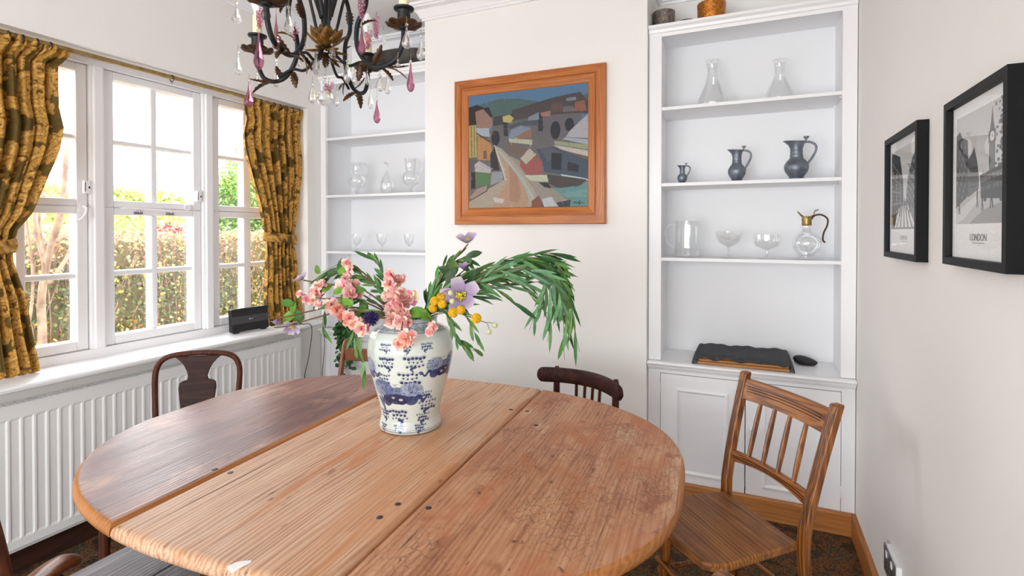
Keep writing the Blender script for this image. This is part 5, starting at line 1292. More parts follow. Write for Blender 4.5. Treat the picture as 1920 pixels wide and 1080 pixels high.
GRAPES=[('g',-0.966,1.157,2.079,0.047,0.010),('g',-1.025,1.294,2.088,0.056,0.011),('g',-1.113,1.365,2.085,0.051,0.012),('g',-1.248,1.195,2.059,0.037,0.011),('g',-1.177,1.008,2.029,0.042,0.008),('g',-1.099,0.988,1.938,0.022,0.008),('g',-1.129,1.207,1.881,0.022,0.017)]
for k, x, y, z, h, r in DROPS: drop(x, y, z, h, r, k)
for i, (k, x, y, z, h, r) in enumerate(GRAPES):
    f = MB(); n_ = max(8, int(h / .0042) + 4); rg = random.Random(i)
    for q in range(n_):
        t = q / (n_ - 1); w_ = r * (1.0 - .75 * t); a = q * 2.4
        f.ball((x + w_ * math.cos(a) * .8, y + w_ * math.sin(a) * .8, z - h * t), .0052, 8, 6)
    o = f.build('bead_cluster', PINKG, ch)
    f = MB(); f.tube([(x, y, z), (x + .002, y, z + .02)], .0008, 5); f.build('wire', BRASS, o)
f = MB(); bx, by_, bz = -1.1389, 1.2021, 1.8405
vs = []; f.ball((bx, by_, bz), .0235, 12, 8); o = f.build('crystal_ball', CLEAR, ch)
f = MB(); f.tube([(bx, by_, bz + .023), (CX, CY, CZ - .06)], .0008, 5)
for q in range(3): f.ball((bx, by_, bz + .03 + .016 * q), .006, 8, 6)
f.build('bead_chain', CLEAR, o)

# ------------------------------------------------------------------ oil painting
PX0, PX1, PZ0, PZ1 = -1.686, -.726, 1.490, 2.383
OAKF = wood('orange_oak_frame_side', [(0.25, L(142, 76, 28)), (0.5, L(180, 104, 44)), (0.78, L(202, 130, 66))], axis=(R(90), 0, 0), stretch=12, scale=3, rough=(.3, .48), streaks=(L(110, 56, 20), .62, .76))
OAKH = wood('orange_oak_frame_rail', [(0.25, L(142, 76, 28)), (0.5, L(180, 104, 44)), (0.78, L(202, 130, 66))], axis=(0, 0, R(90)), stretch=12, scale=3, rough=(.3, .48), streaks=(L(110, 56, 20), .62, .76))
pa = thing('framed_painting', 'oil painting of a village bridge in a wide orange oak frame on the chimney breast', 'painting', ((PX0 + PX1) / 2, 2.92, (PZ0 + PZ1) / 2))
fp = [(0, 2.918), (0, 2.893), (.004, 2.888), (.048, 2.886), (.050, 2.893), (.056, 2.893), (.058, 2.884), (.066, 2.882), (.096, 2.894), (.101, 2.900), (.101, 2.918)]
def frame_side(pts_a, pts_b, name, mat, parent):
    f = MB(); n = len(pts_a); f.add(pts_a + pts_b, [(i, (i + 1) % n, n + (i + 1) % n, n + i) for i in range(n)] + [tuple(range(n - 1, -1, -1)), tuple(range(n, 2 * n))]); return f.build(name, mat, parent)
cn = [[(PX0 + o, y, PZ0 + o) for o, y in fp], [(PX1 - o, y, PZ0 + o) for o, y in fp], [(PX1 - o, y, PZ1 - o) for o, y in fp], [(PX0 + o, y, PZ1 - o) for o, y in fp]]
for i, nm in enumerate(('frame_rail', 'frame_stile', 'frame_rail', 'frame_stile')): frame_side(cn[i], cn[(i + 1) % 4], nm, OAKH if 'rail' in nm else OAKF, pa)
AW, AH = 430, 400
P_ = Art(AW, AH, (70, 128, 172)); P_.poly([(0, 130), (AW, 130), (AW, AH), (0, AH)], (112, 104, 100))
def mp_(q):
    x, y = q; yt = 252 + (178 - 252) * (x - 150) / 688; yb = 916 - 10 * (x - 150) / 688
    return ((x - 150) / 688 * AW, (y - yt) / (yb - yt) * AH)
def pp(pts, c, al=1.0): P_.poly([mp_(q) for q in pts], c, al)
def pl_(pts, w, c, al=1.0): P_.line([mp_(q) for q in pts], w, c, al)
pp([(150, 330), (250, 292), (340, 268), (450, 266), (575, 288), (620, 320), (838, 240), (838, 330), (500, 400), (150, 400)], (74, 112, 108))
pp([(415, 335), (520, 303), (650, 262), (795, 232), (838, 290), (838, 360), (600, 372), (415, 395)], (84, 70, 74))
pp([(300, 375), (420, 355), (430, 440), (300, 440)], (74, 66, 70))
pp([(768, 292), (818, 280), (828, 342), (766, 344)], (156, 92, 60)); pp([(695, 318), (760, 312), (768, 345), (700, 350)], (112, 108, 104)); pp([(640, 300), (700, 290), (705, 345), (640, 350)], (104, 78, 74)); pp([(720, 268), (772, 260), (775, 280), (722, 285)], (120, 134, 150))
pp([(288, 430), (360, 420), (400, 402), (565, 385), (590, 366), (810, 356), (800, 390), (745, 460), (718, 505), (650, 545), (560, 566), (392, 566), (300, 560)], (106, 102, 108))
pp([(395, 492), (408, 452), (465, 426), (522, 440), (527, 500), (395, 502)], (122, 142, 168)); pp([(425, 497), (525, 442), (528, 502)], (156, 108, 70))
pp([(385, 430), (470, 402), (565, 395), (562, 428), (470, 422), (400, 446)], (78, 86, 98))
pp([(362, 402), (388, 398), (390, 490), (366, 486)], (58, 56, 64)); pp([(565, 364), (590, 360), (592, 460), (566, 460)], (56, 56, 64))
for (cx, cy, rx, ry) in ((316, 500, 26, 46), (662, 456, 27, 52), (738, 424, 25, 38)):
    x, y = mp_((cx, cy)); P_.ell(x, y, rx * AW / 688, ry * AH / 690, (42, 46, 58))
pp([(358, 372), (400, 360), (426, 384), (405, 410), (362, 404)], (196, 184, 84)); pp([(508, 378), (568, 348), (572, 392), (508, 396)], (126, 142, 160)); pp([(578, 352), (636, 340), (632, 374), (584, 372)], (172, 112, 94))
pp([(718, 494), (740, 460), (800, 400), (838, 362), (838, 504), (760, 500)], (176, 174, 184)); pp([(720, 498), (838, 512), (838, 545), (700, 508)], (158, 172, 192))
pp([(655, 518), (838, 545), (838, 572), (660, 540)], (156, 164, 120)); pp([(650, 542), (838, 578), (838, 612), (700, 574)], (198, 186, 170)); pp([(655, 556), (740, 585), (838, 614), (838, 640), (700, 600)], (118, 94, 76))
pp([(395, 502), (530, 510), (532, 540), (398, 524)], (186, 188, 156)); pp([(392, 528), (502, 572), (500, 600), (460, 606), (396, 580)], (124, 98, 78))
pp([(555, 566), (650, 552), (838, 634), (838, 745), (700, 720), (600, 700), (590, 640)], (62, 82, 104)); pp([(575, 566), (640, 558), (700, 590), (620, 640)], (86, 92, 104))
pp([(640, 590), (696, 590), (694, 690), (640, 686)], (34, 40, 54)); pp([(730, 642), (790, 662), (784, 706), (726, 694)], (36, 42, 56)); pp([(690, 715), (800, 735), (838, 745), (838, 755), (700, 730)], (186, 200, 206))
pp([(615, 716), (700, 726), (830, 748), (795, 782), (680, 797), (628, 772)], (72, 62, 60)); pp([(626, 798), (700, 796), (800, 782), (838, 752), (838, 912), (735, 908), (740, 868), (660, 835)], (84, 148, 146)); pp([(700, 830), (838, 800), (838, 850), (720, 850)], (96, 160, 156))
pp([(303, 540), (350, 560), (405, 612), (470, 690), (545, 775), (700, 860), (742, 870), (690, 906), (150, 912), (150, 880), (230, 820), (300, 785), (372, 742), (345, 660)], (178, 160, 136))
pp([(330, 580), (400, 645), (470, 760), (520, 850), (500, 908), (290, 908), (375, 770), (380, 690)], (192, 146, 108)); pp([(395, 640), (440, 700), (470, 820), (450, 880), (400, 870), (400, 740)], (170, 118, 84), .7)
pl_([(335, 575), (400, 650), (470, 740), (540, 860)], 9, (166, 186, 178), .9); pl_([(310, 545), (360, 690), (375, 745)], 5, (206, 196, 176), .9); pl_([(440, 700), (500, 800), (520, 870)], 7, (150, 178, 178), .8)
pp([(400, 602), (470, 640), (500, 718), (600, 762), (720, 862), (640, 906), (566, 850), (500, 740)], (154, 144, 130))
pp([(460, 632), (497, 656), (552, 604), (590, 640), (586, 714), (500, 720), (463, 668)], (168, 74, 68)); pp([(463, 622), (515, 560), (556, 597), (497, 655)], (194, 178, 152)); pp([(488, 720), (615, 718), (622, 760), (520, 752)], (190, 194, 166)); pp([(568, 762), (620, 765), (640, 800), (600, 790)], (40, 36, 40))
pp([(150, 318), (205, 302), (250, 325), (240, 345), (200, 350), (198, 420), (150, 428)], (46, 40, 46)); pp([(190, 344), (245, 326), (298, 374), (292, 440), (200, 440)], (166, 118, 98)); pp([(235, 322), (275, 316), (300, 372), (290, 380)], (44, 48, 66))
pp([(150, 426), (195, 420), (202, 610), (152, 616)], (188, 168, 62)); pl_([(165, 430), (168, 610)], 4, (120, 110, 60)); pl_([(184, 426), (186, 606)], 3, (120, 110, 60)); pp([(195, 440), (275, 440), (282, 492), (202, 482)], (168, 180, 192)); pp([(204, 480), (285, 526), (298, 580), (285, 632), (205, 626)], (196, 132, 50)); pp([(240, 575), (262, 572), (264, 620), (242, 622)], (128, 92, 52)); pl_([(200, 470), (285, 524)], 3.5, (46, 40, 46))
pp([(282, 600), (310, 545), (342, 690), (290, 690)], (54, 48, 54)); pp([(150, 620), (205, 628), (200, 660), (165, 700), (150, 700)], (92, 90, 98)); pp([(292, 700), (362, 698), (358, 752), (285, 778)], (146, 150, 160)); pp([(185, 656), (215, 634), (286, 674), (286, 706), (190, 697)], (188, 176, 172)); pp([(205, 640), (286, 674), (284, 690)], (150, 168, 192)); pp([(190, 698), (286, 710), (281, 777), (194, 776)], (84, 132, 70)); pp([(164, 700), (190, 700), (192, 796), (164, 802)], (42, 38, 44))
pp([(154, 850), (200, 800), (270, 778), (262, 812), (172, 862)], (170, 138, 124)); pl_([(170, 862), (262, 812), (270, 780)], 3, (40, 36, 40)); pp([(530, 872), (570, 838), (602, 908), (528, 908)], (142, 76, 50)); pp([(588, 862), (640, 848), (672, 902), (600, 908)], (186, 196, 206)); pp([(668, 882), (745, 866), (742, 908), (680, 908)], (44, 60, 78)); pp([(300, 850), (370, 860), (360, 885), (310, 880)], (206, 204, 200), .8)
for i in range(420):      # brush dabs
    x, y = random.uniform(0, AW), random.uniform(0, AH); c = P_.a[int(y), int(x)]; c = np.clip(c * random.uniform(.72, 1.28), 0, 1); c8 = tuple(255 * (1.055 * v ** (1 / 2.4) - .055 if v > .0031 else 12.92 * v) for v in c)
    a = random.choice((.1, .3, -.6, 1.2)); l = random.uniform(4, 13); P_.line([(x, y), (x + l * math.cos(a), y + l * math.sin(a))], random.uniform(1.5, 4), c8, .6)
sg = [(758, 880), (766, 888), (770, 876), (776, 890), (782, 878), (788, 888), (794, 872), (790, 896), (800, 882), (808, 884), (815, 888)]
pl_(sg, 1.8, (24, 24, 28)); P_.noise(.07, 2, 1); P_.noise(.04); P_.a = (P_.a * .72 + P_.a.mean(2, keepdims=True) * .28) * .74
U, V = np.meshgrid(np.linspace(0, 1, AW), np.linspace(0, 1, AH))
cols = P_.sample(U.ravel() * .9999, V.ravel() * .9999)
ix0, ix1, iz0, iz1 = PX0 + .100, PX1 - .100, PZ0 + .100, PZ1 - .100
f = MB(); f.grid(AW, AH, lambda i, j: (ix0 + (ix1 - ix0) * i / (AW - 1), 2.898, iz0 + (iz1 - iz0) * j / (AH - 1)), None); f.c = cols
f.build('canvas', vcol('oil_paint', rough=.5, spec=.35, bump=(180, .25)), pa, usecol=True)

# ------------------------------------------------------------------ two framed prints on the right wall
def shade(v): return (v, v, v)
def print_big():
    A = Art(300, 360, (244, 244, 244)); x0, x1, y0, y1 = 22, 280, 28, 280
    def X(t): return x0 + (x1 - x0) * t
    def Y(t): return y0 + (y1 - y0) * t
    for i in range(40): A.poly([(X(0), Y(i / 40 * .8)), (X(1), Y(i / 40 * .8)), (X(1), Y((i + 1) / 40 * .8 + .01)), (X(0), Y((i + 1) / 40 * .8 + .01))], shade(206 + 22 * (i / 40)))
    A.poly([(X(0), Y(.78)), (X(1), Y(.66)), (X(1), Y(1)), (X(0), Y(1))], shade(196))
    A.poly([(X(0), Y(.16)), (X(.08), Y(.13)), (X(.14), Y(.20)), (X(.26), Y(.24)), (X(.28), Y(.5)), (X(.30), Y(.74)), (X(0), Y(.85))], shade(108))
    A.poly([(X(.26), Y(.42)), (X(.34), Y(.38)), (X(.40), Y(.32)), (X(.46), Y(.45)), (X(.50), Y(.60)), (X(.50), Y(.70)), (X(.28), Y(.76))], shade(128))
    for r_ in range(9):
        for k in range(8):
            a = .02 + .03 * k; b = .24 + .058 * r_ + .006 * k; A.poly([(X(a), Y(b)), (X(a + .014), Y(b + .002)), (X(a + .014), Y(b + .034)), (X(a), Y(b + .034))], shade(64 if (r_ + k) % 3 else 160))
    for r_ in range(5):
        for k in range(6):
            a = .31 + .03 * k; b = .50 + .04 * r_; A.poly([(X(a), Y(b)), (X(a + .013), Y(b)), (X(a + .013), Y(b + .022)), (X(a), Y(b + .022))], shade(76))
    A.poly([(X(.685), Y(.30)), (X(.80), Y(.30)), (X(.80), Y(.62)), (X(.685), Y(.62))], shade(140)); A.poly([(X(.68), Y(.235)), (X(.805), Y(.235)), (X(.81), Y(.335)), (X(.675), Y(.335))], shade(126))
    A.poly([(X(.695), Y(.235)), (X(.79), Y(.235)), (X(.765), Y(.16)), (X(.745), Y(.04)), (X(.74), Y(.04)), (X(.72), Y(.16))], shade(118)); A.ell(X(.742), Y(.285), 11, 11, shade(228)); A.ell(X(.742), Y(.285), 11, 11, shade(80), 1, 0, 1.6); A.line([(X(.742), Y(.285)), (X(.742), Y(.262))], 1.6, shade(40)); A.line([(X(.742), Y(.285)), (X(.765), Y(.29))], 1.6, shade(40))
    for k in range(4): A.line([(X(.70 + .028 * k), Y(.34)), (X(.70 + .028 * k), Y(.60))], 1.4, shade(98))
    for i in range(230): A.ell(X(random.gauss(.97, .06)), Y(random.uniform(0, .55) ** 1.0), random.uniform(2, 6), random.uniform(2, 5), shade(random.choice((48, 70, 92))), .8)
    A.poly([(X(.52), Y(.585)), (X(.78), Y(.55)), (X(1), Y(.53)), (X(1), Y(.80)), (X(.80), Y(.80)), (X(.54), Y(.78))], shade(70)); A.poly([(X(.54), Y(.61)), (X(.98), Y(.565)), (X(.98), Y(.615)), (X(.54), Y(.65))], shade(138)); A.poly([(X(.54), Y(.69)), (X(.98), Y(.66)), (X(.98), Y(.70)), (X(.54), Y(.72))], shade(120))
    for k in range(6): A.line([(X(.58 + .075 * k), Y(.56)), (X(.58 + .075 * k), Y(.74))], 2.4, shade(56))
    A.ell(X(.62), Y(.79), 7, 7, shade(40)); A.ell(X(.90), Y(.80), 7, 7, shade(40))
    A.poly([(X(0), Y(.90)), (X(.5), Y(.73)), (X(.52), Y(.78)), (X(.2), Y(.95)), (X(0), Y(1))], shade(222), .8); A.poly([(X(.3), Y(1)), (X(.6), Y(.88)), (X(1), Y(.82)), (X(1), Y(1))], shade(150), .7)
    def man(a, b, s):
        A.ell(X(a), Y(b), 3.6 * s, 4.2 * s, shade(46)); A.line([(X(a), Y(b) + 4 * s), (X(a), Y(b) + 24 * s)], 9 * s, shade(54)); A.line([(X(a), Y(b) + 22 * s), (X(a) - 4 * s, Y(b) + 46 * s)], 4 * s, shade(40)); A.line([(X(a), Y(b) + 22 * s), (X(a) + 5 * s, Y(b) + 46 * s)], 4 * s, shade(40))
    man(.74, .64, 1.25); man(.47, .71, .8); man(.57, .72, .9); man(.08, .74, .9); man(.62, .68, .7)
    A.noise(.03, 2, 2); A.noise(.02); A.a = np.clip((A.a - .12) * 1.15, 0.01, 1)
    return A
def print_small():
    A = Art(300, 360, (244, 244, 244)); x0, x1, y0, y1 = 16, 284, 30, 284
    def X(t): return x0 + (x1 - x0) * t
    def Y(t): return y0 + (y1 - y0) * t
    A.poly([(X(0), Y(0)), (X(1), Y(0)), (X(1), Y(1)), (X(0), Y(1))], shade(214)); A.poly([(X(0), Y(0)), (X(.34), Y(.10)), (X(.46), Y(.42)), (X(.48), Y(.66)), (X(0), Y(.86))], shade(96)); A.poly([(X(1), Y(.02)), (X(.78), Y(.18)), (X(.62), Y(.44)), (X(.58), Y(.66)), (X(1), Y(.84))], shade(124))
    A.poly([(X(0), Y(.86)), (X(.48), Y(.66)), (X(.58), Y(.66)), (X(1), Y(.84)), (X(1), Y(1)), (X(0), Y(1))], shade(150))
    for r_ in range(10):
        for k in range(7):
            a = .03 + .055 * k; b = .14 + .03 * k + .058 * r_ * (1 - .06 * k); A.poly([(X(a), Y(b)), (X(a + .024), Y(b + .006)), (X(a + .024), Y(b + .035)), (X(a), Y(b + .035))], shade(50 if (r_ * k) % 3 else 176)); a = .95 - .05 * k; A.poly([(X(a), Y(b)), (X(a - .022), Y(b + .006)), (X(a - .022), Y(b + .033)), (X(a), Y(b + .033))], shade(70 if (r_ + k) % 2 else 180))
    for k in range(7): A.line([(X(.60 + .05 * k), Y(.22 + .03 * (k % 3))), (X(.98), Y(.30 + .05 * k))], 2, shade(90))
    for k in range(6): a = .12 + .14 * k; A.poly([(X(.34 + .055 * k), Y(.72)), (X(.37 + .055 * k), Y(.72)), (X(a + .09), Y(.98)), (X(a), Y(.98))], shade(236))
    for (a, b, s) in ((.42, .66, 1), (.52, .64, .8), (.60, .66, .9), (.70, .68, 1), (.35, .70, 1.1)): A.ell(X(a), Y(b), 3 * s, 3.6 * s, shade(40)); A.line([(X(a), Y(b) + 3), (X(a), Y(b) + 30 * s)], 8 * s, shade(60)); A.line([(X(a), Y(b) + 28 * s), (X(a) - 3, Y(b) + 46 * s)], 4, shade(44))
    A.ell(X(.12), Y(.84), 16, 36, shade(52)); A.noise(.03, 2, 2); A.noise(.02); A.a = np.clip((A.a - .12) * 1.15, 0.01, 1)
    return A
FRB = plain('black_picture_frame', (9, 9, 11), .5, spec=.2, bump=(300, .1)); INK = plain('grey_print_ink', (92, 92, 94), .6); INK2 = plain('pale_print_ink', (170, 170, 172), .6)
PFG = thin_glass('picture_glass', base=.03, edge=.17)
def framed(label, y0, y1, z0, z1, art, ink, tw, edge=.0185):
    """hangs on the right wall; y1 is the far edge"""
    t = thing('framed_print', label, 'picture', (XR_, (y0 + y1) / 2, (z0 + z1) / 2))
    fx = [(0, .4695), (0, .440), (edge, .440), (edge + .001, .4495), (edge + .001, .4695)]
    cs = [[(x, y1 - o, z0 + o) for o, x in fx], [(x, y0 + o, z0 + o) for o, x in fx], [(x, y0 + o, z1 - o) for o, x in fx], [(x, y1 - o, z1 - o) for o, x in fx]]
    f = MB(); n = len(fx)
    for i in range(4):
        o_ = len(f.v); f.add(cs[i] + cs[(i + 1) % 4], [(k, (k + 1) % n, n + (k + 1) % n, n + k) for k in range(n)])
    f.build('frame', FRB, t)
    a, b, c, d = y1 - edge, y0 + edge, z0 + edge, z1 - edge; nx, nz = 300, 360
    U, V = np.meshgrid(np.linspace(0, .9999, nx), np.linspace(0, .9999, nz)); f = MB()
    f.grid(nx, nz, lambda i, j: (.4545, a + (b - a) * i / (nx - 1), c + (d - c) * j / (nz - 1))); f.c = art.sample(U.ravel(), V.ravel())
    p = f.build('print', vcol('print_paper', rough=.7, spec=.2), t, usecol=True)
    M = Matrix(((0, 0, -1, .4542), (-1, 0, 0, (a + b) / 2), (0, 1, 0, c + (d - c) * .135), (0, 0, 0, 1)))
    text_mesh('LONDON', tw, 'lettering', ink, p, M, font_sx=.95)
    f = MB(); f.box(.4541, (a + b) / 2 - .034, c + (d - c) * .100, .4545, (a + b) / 2 + .034, c + (d - c) * .1035); f.build('caption_line', ink, p)
    f = MB(); f.box(.4475, b, c, .4490, a, d); f.build('glass', PFG, t)
framed('larger black-framed London street print nearer the viewer on the right wall', 1.285, 1.641, 1.369, 1.762, print_big(), INK, .022)
framed('narrower-looking black-framed street print nearer the bookcase', 1.871, 2.268, 1.360, 1.770, print_small(), INK2, .020)

# ------------------------------------------------------------------ glass and metal on the shelves
def lathe_thing(name, label, cat, x, y, z, prof, mat, n=40, group=None, part='body', smooth=60):
    t = thing(name, label, cat, (x, y, z), 0, group); f = MB(); f.lathe([(r, z + h) for r, h in prof], n, c=(x, y, 0)); f.build(part, mat, t, smooth=smooth); return t
def shell(prof, w=.0016):
    """outer profile bottom->top, then back down inside"""
    return [(0, prof[0][1])] + prof + [(max(r - w, .0005), h) for r, h in prof[::-1][:-1]] + [(max(prof[0][0] - w, .001), prof[0][1] + .004), (0, prof[0][1] + .004)]
S1, S2, S3 = 2.1225, 1.7105, 1.3065
cp1 = [(.066, 0), (.074, .006), (.077, .018), (.074, .045), (.062, .080), (.045, .115), (.033, .150), (.028, .180), (.027, .205), (.032, .228), (.039, .244), (.044, .252)]
lathe_thing('carafe', 'taller clear glass carafe on the top shelf, left of the pair', 'carafe', -.183, 3.09, S1, shell(cp1), GLASS)
lathe_thing('carafe', 'smaller clear glass carafe on the top shelf, right of the pair', 'carafe', .143, 3.09, S1, shell([(r * .90, h * .85) for r, h in cp1]), GLASS)
PEW = plain('dark_pewter', (132, 138, 148), .42, metal=.65, vary=(22, (96, 102, 112), .35, .65), bump=(70, .12))
def pewter(label, x, s, hgt):
    t = thing('pewter_jug', label, 'jug', (x, 3.09, S2)); z0 = S2; k = hgt / .205
    pr_ = [(.036, 0), (.038, .003), (.036, .010), (.032, .016), (.040, .026), (.052, .044), (.056, .060), (.054, .074), (.044, .090), (.032, .102), (.029, .112), (.030, .114), (.029, .118), (.0275, .130), (.029, .134), (.0275, .138), (.029, .150), (.033, .164), (.039, .178), (.0405, .180), (.039, .181)]
    f = MB(); f.lathe([(r * s, z0 + h * k) for r, h in shell(pr_, .002)], 40, c=(x, 3.09, 0))
    for i, p in enumerate(f.v):          # pull the rim into a pouring lip on the left
        if p[2] > z0 + .150 * k:
            q = (p[2] - z0 - .150 * k) / (.031 * k); dx = p[0] - x
            if dx < 0: f.v[i] = (p[0] + dx * .55 * q * q, p[1] * (1 - .0 * q), p[2] + .006 * k * q * (-dx / (.04 * s)))
    f.build('body', PEW, t, smooth=60)
    hz = z0 + .178 * k
    f = MB(); f.tube(spline([(x + .036 * s, 3.09, hz), (x + .060 * s, 3.09, hz - .002 * k), (x + .082 * s, 3.09, hz - .016 * k), (x + .085 * s, 3.09, hz - .040 * k), (x + .070 * s, 3.09, hz - .072 * k), (x + .052 * s, 3.09, hz - .098 * k), (x + .050 * s, 3.09, hz - .110 * k)], 5), .0036 * s ** .5, 8, flat=1.5); f.build('handle', PEW, t, smooth=60)
    f = MB(); f.ball((x + .004 * s, 3.09, hz + .002 * k), .036 * s, 16, 6, (1, 1, .10)); ld = f.build('lid', PEW, t, smooth=60)
    f = MB(); f.tube([(x + .038 * s, 3.09, hz), (x + .042 * s, 3.09, hz + .016 * k)], .0045 * s, 8); f.ball((x + .036 * s, 3.09, hz + .022 * k), .0065 * s, 8, 6); f.ball((x + .049 * s, 3.09, hz + .022 * k), .0065 * s, 8, 6); f.ball((x + .043 * s, 3.09, hz + .017 * k), .007 * s, 8, 6); f.build('thumbpiece', PEW, ld, smooth=60)
pewter('smallest dark pewter flagon, left on the second shelf', -.340, .48, .118)
pewter('medium dark pewter flagon, in the middle of the second shelf', -.060, .80, .195)
pewter('largest dark pewter flagon with wide lip, right on the second shelf', .222, 1.03, .225)
gj = lathe_thing('water_jug', 'straight-sided clear cut glass jug, left on the third shelf', 'jug', -.312, 3.09, S3, shell([(.068, 0), (.072, .004), (.071, .012), (.068, .03), (.064, .10), (.063, .185), (.065, .200)], .0025), GLASS)
f = MB(); f.tube(spline([(-.372, 3.09, S3 + .175), (-.400, 3.09, S3 + .182), (-.425, 3.09, S3 + .160), (-.430, 3.09, S3 + .12), (-.415, 3.09, S3 + .08), (-.392, 3.09, S3 + .055), (-.378, 3.09, S3 + .062)], 6), .0065, 10); f.build('handle', GLASS, gj, smooth=60)
f = MB(); f.leaf((-.250, 3.09, S3 + .182), (1, 0, .9), (0, 0, 1), .03, .014, seg=4); f.build('spout', GLASS, gj, smooth=60, solid=.002)
cpe = [(.040, 0), (.041, .002), (.036, .005), (.012, .010), (.007, .018), (.006, .030), (.010, .036), (.006, .043), (.008, .058), (.024, .066), (.048, .080), (.062, .100), (.067, .122), (.069, .142)]
lathe_thing('coupe_glass', 'clear cut glass coupe on a stem, left of the two on the third shelf', 'glass', -.099, 3.09, S3, shell(cpe), GLASS)
lathe_thing('coupe_glass', 'shorter clear glass coupe on a stem, right of the two on the third shelf', 'glass', .087, 3.09, S3, shell([(.038, 0), (.039, .002), (.034, .005), (.012, .010), (.007, .018), (.006, .030), (.008, .046), (.030, .054), (.058, .068), (.066, .088), (.065, .108), (.064, .124)]), GLASS)
cl = lathe_thing('claret_jug', 'round cut glass claret jug with brass spout, right on the third shelf', 'jug', .270, 3.09, S3, shell([(.048, 0), (.050, .004), (.048, .012), (.036, .016), (.034, .022), (.050, .036), (.064, .058), (.069, .080), (.064, .104), (.048, .124), (.030, .136), (.021, .146), (.018, .160), (.018, .180), (.020, .188)], .003), GLASS)
f = MB(); f.lathe([(.0205, S3 + .172), (.023, S3 + .176), (.021, S3 + .190), (.0225, S3 + .205), (.020, S3 + .218), (.0, S3 + .220)], 24, c=(.270, 3.09, 0)); f.leaf((.262, 3.09, S3 + .205), (-1, 0, .55), (0, 0, 1), .055, .014, curl=-.6, seg=6, fold=.6); f.build('brass_collar', BRASS, cl, smooth=60, solid=.0015)
f = MB(); f.tube(spline([(.288, 3.09, S3 + .200), (.305, 3.09, S3 + .222), (.335, 3.09, S3 + .226), (.362, 3.09, S3 + .205), (.360, 3.09, S3 + .17), (.346, 3.09, S3 + .135), (.342, 3.09, S3 + .10), (.352, 3.09, S3 + .085)], 5), .0042, 8); f.build('handle', plain('dark_bronze', (74, 52, 36), .4, metal=.7), cl, smooth=60)
f = MB(); f.tube(spline([(.284, 3.09, S3 + .216), (.300, 3.09, S3 + .225), (.306, 3.09, S3 + .245), (.322, 3.09, S3 + .252)], 4), [.003] * 9 + [.0035] * 4, 6); f.build('thumbpiece', BRASS, cl, smooth=60)
# left unit
def glass_jug(label, x):
    t = lathe_thing('glass_jug', label, 'jug', x, 3.10, S2, shell([(.030, 0), (.031, .003), (.018, .010), (.012, .022), (.018, .030), (.012, .038), (.020, .052), (.052, .072), (.066, .098), (.066, .118), (.054, .142), (.036, .156), (.033, .162), (.036, .168), (.040, .200), (.047, .236), (.052, .244)]), GLASS)
    f = MB(); f.tube(spline([(x + .044, 3.10, S2 + .222), (x + .075, 3.10, S2 + .232), (x + .094, 3.10, S2 + .200), (x + .086, 3.10, S2 + .160), (x + .062, 3.10, S2 + .132)], 6), .0045, 8); f.build('handle', GLASS, t, smooth=60)
glass_jug('clear glass footed jug, left on the middle shelf by the window', -2.632); glass_jug('clear glass footed jug, right on the middle shelf against the chimney breast', -2.158)
lathe_thing('decanter', 'slim clear glass bottle between two footed jugs', 'decanter', -2.362, 3.10, S2, shell([(.026, 0), (.036, .004), (.046, .030), (.050, .060), (.046, .092), (.032, .124), (.016, .148), (.0095, .166), (.0085, .196), (.010, .212), (.024, .226), (.026, .229)]), GLASS)
wgp = [(.028, 0), (.029, .0015), (.010, .005), (.005, .012), (.0045, .036), (.010, .044), (.024, .056), (.033, .074), (.037, .098), (.039, .122)]
for x, lab in ((-2.618, 'small stemmed wine glass, leftmost of three on the lowest left-hand shelf'), (-2.393, 'small stemmed wine glass, middle one of three on the lowest left-hand shelf'), (-2.160, 'small stemmed wine glass, rightmost of three next to the chimney breast')):
    lathe_thing('wine_glass', lab, 'glass', x, 3.08, S3, shell(wgp), GLASS, group='wine glasses on the left shelf', part='bowl')
# on top of the units
TOPZ = 2.5625
HAM = plain('hammered_pewter', (150, 140, 130), .4, metal=.7, vary=(60, (96, 88, 80), .35, .65), bump=(160, .5)); COP = plain('hammered_copper', (206, 134, 60), .3, metal=.9, vary=(60, (160, 92, 36), .4, .7), bump=(160, .4))
def bowl(name, label, x, y, r, h, mat):
    t = MB(); t.lathe([(r_, TOPZ + q) for r_, q in shell([(r * .8, 0), (r * .92, .008), (r * .96, h * .3), (r, h * .9), (r, h)], .003)], 36, c=(x, y, 0)); tag(t.build(name, mat, smooth=60, loc=(x, y, TOPZ)), label, 'bowl')
bowl('pewter_bowl', 'grey hammered metal bowl at the left end above the right-hand bookcase', -.443, 3.10, .060, .122, HAM)
bowl('copper_bowl', 'shiny hammered copper bowl on top of the right-hand bookcase', -.190, 3.08, .074, .118, COP)
t = MB(); t.lathe([(0, TOPZ), (.03, TOPZ), (.042, TOPZ + .06), (.046, TOPZ + .074), (.044, TOPZ + .074), (.03, TOPZ + .01), (0, TOPZ + .01)], 28, c=(-.325, 3.16, 0)); tag(t.build('small_dish', HAM, smooth=60, loc=(-.325, 3.16, TOPZ)), 'little dish whose rim just shows left of the copper bowl', 'bowl')
t = MB(); prd = [(.10, 0), (.14, .006), (.20, .05), (.225, .10), (.235, .125), (.230, .125), (.215, .10), (.13, .012), (0, .010)]
t.lathe([(0, TOPZ)] + [(r, TOPZ + h) for r, h in prd], 48, c=(-2.235, 3.12 - .02, 0)); 
for i, p in enumerate(t.v): t.v[i] = (p[0], 3.10 + (p[1] - 3.10) * .55, p[2])
tag(t.build('wooden_bowl', plain('dark_carved_wood', (62, 56, 52), .55, vary=(20, (40, 34, 30), .4, .6)), smooth=60, loc=(-2.235, 3.10, TOPZ)), 'large dark oval bowl on top of the left bookcase behind the chandelier', 'bowl')
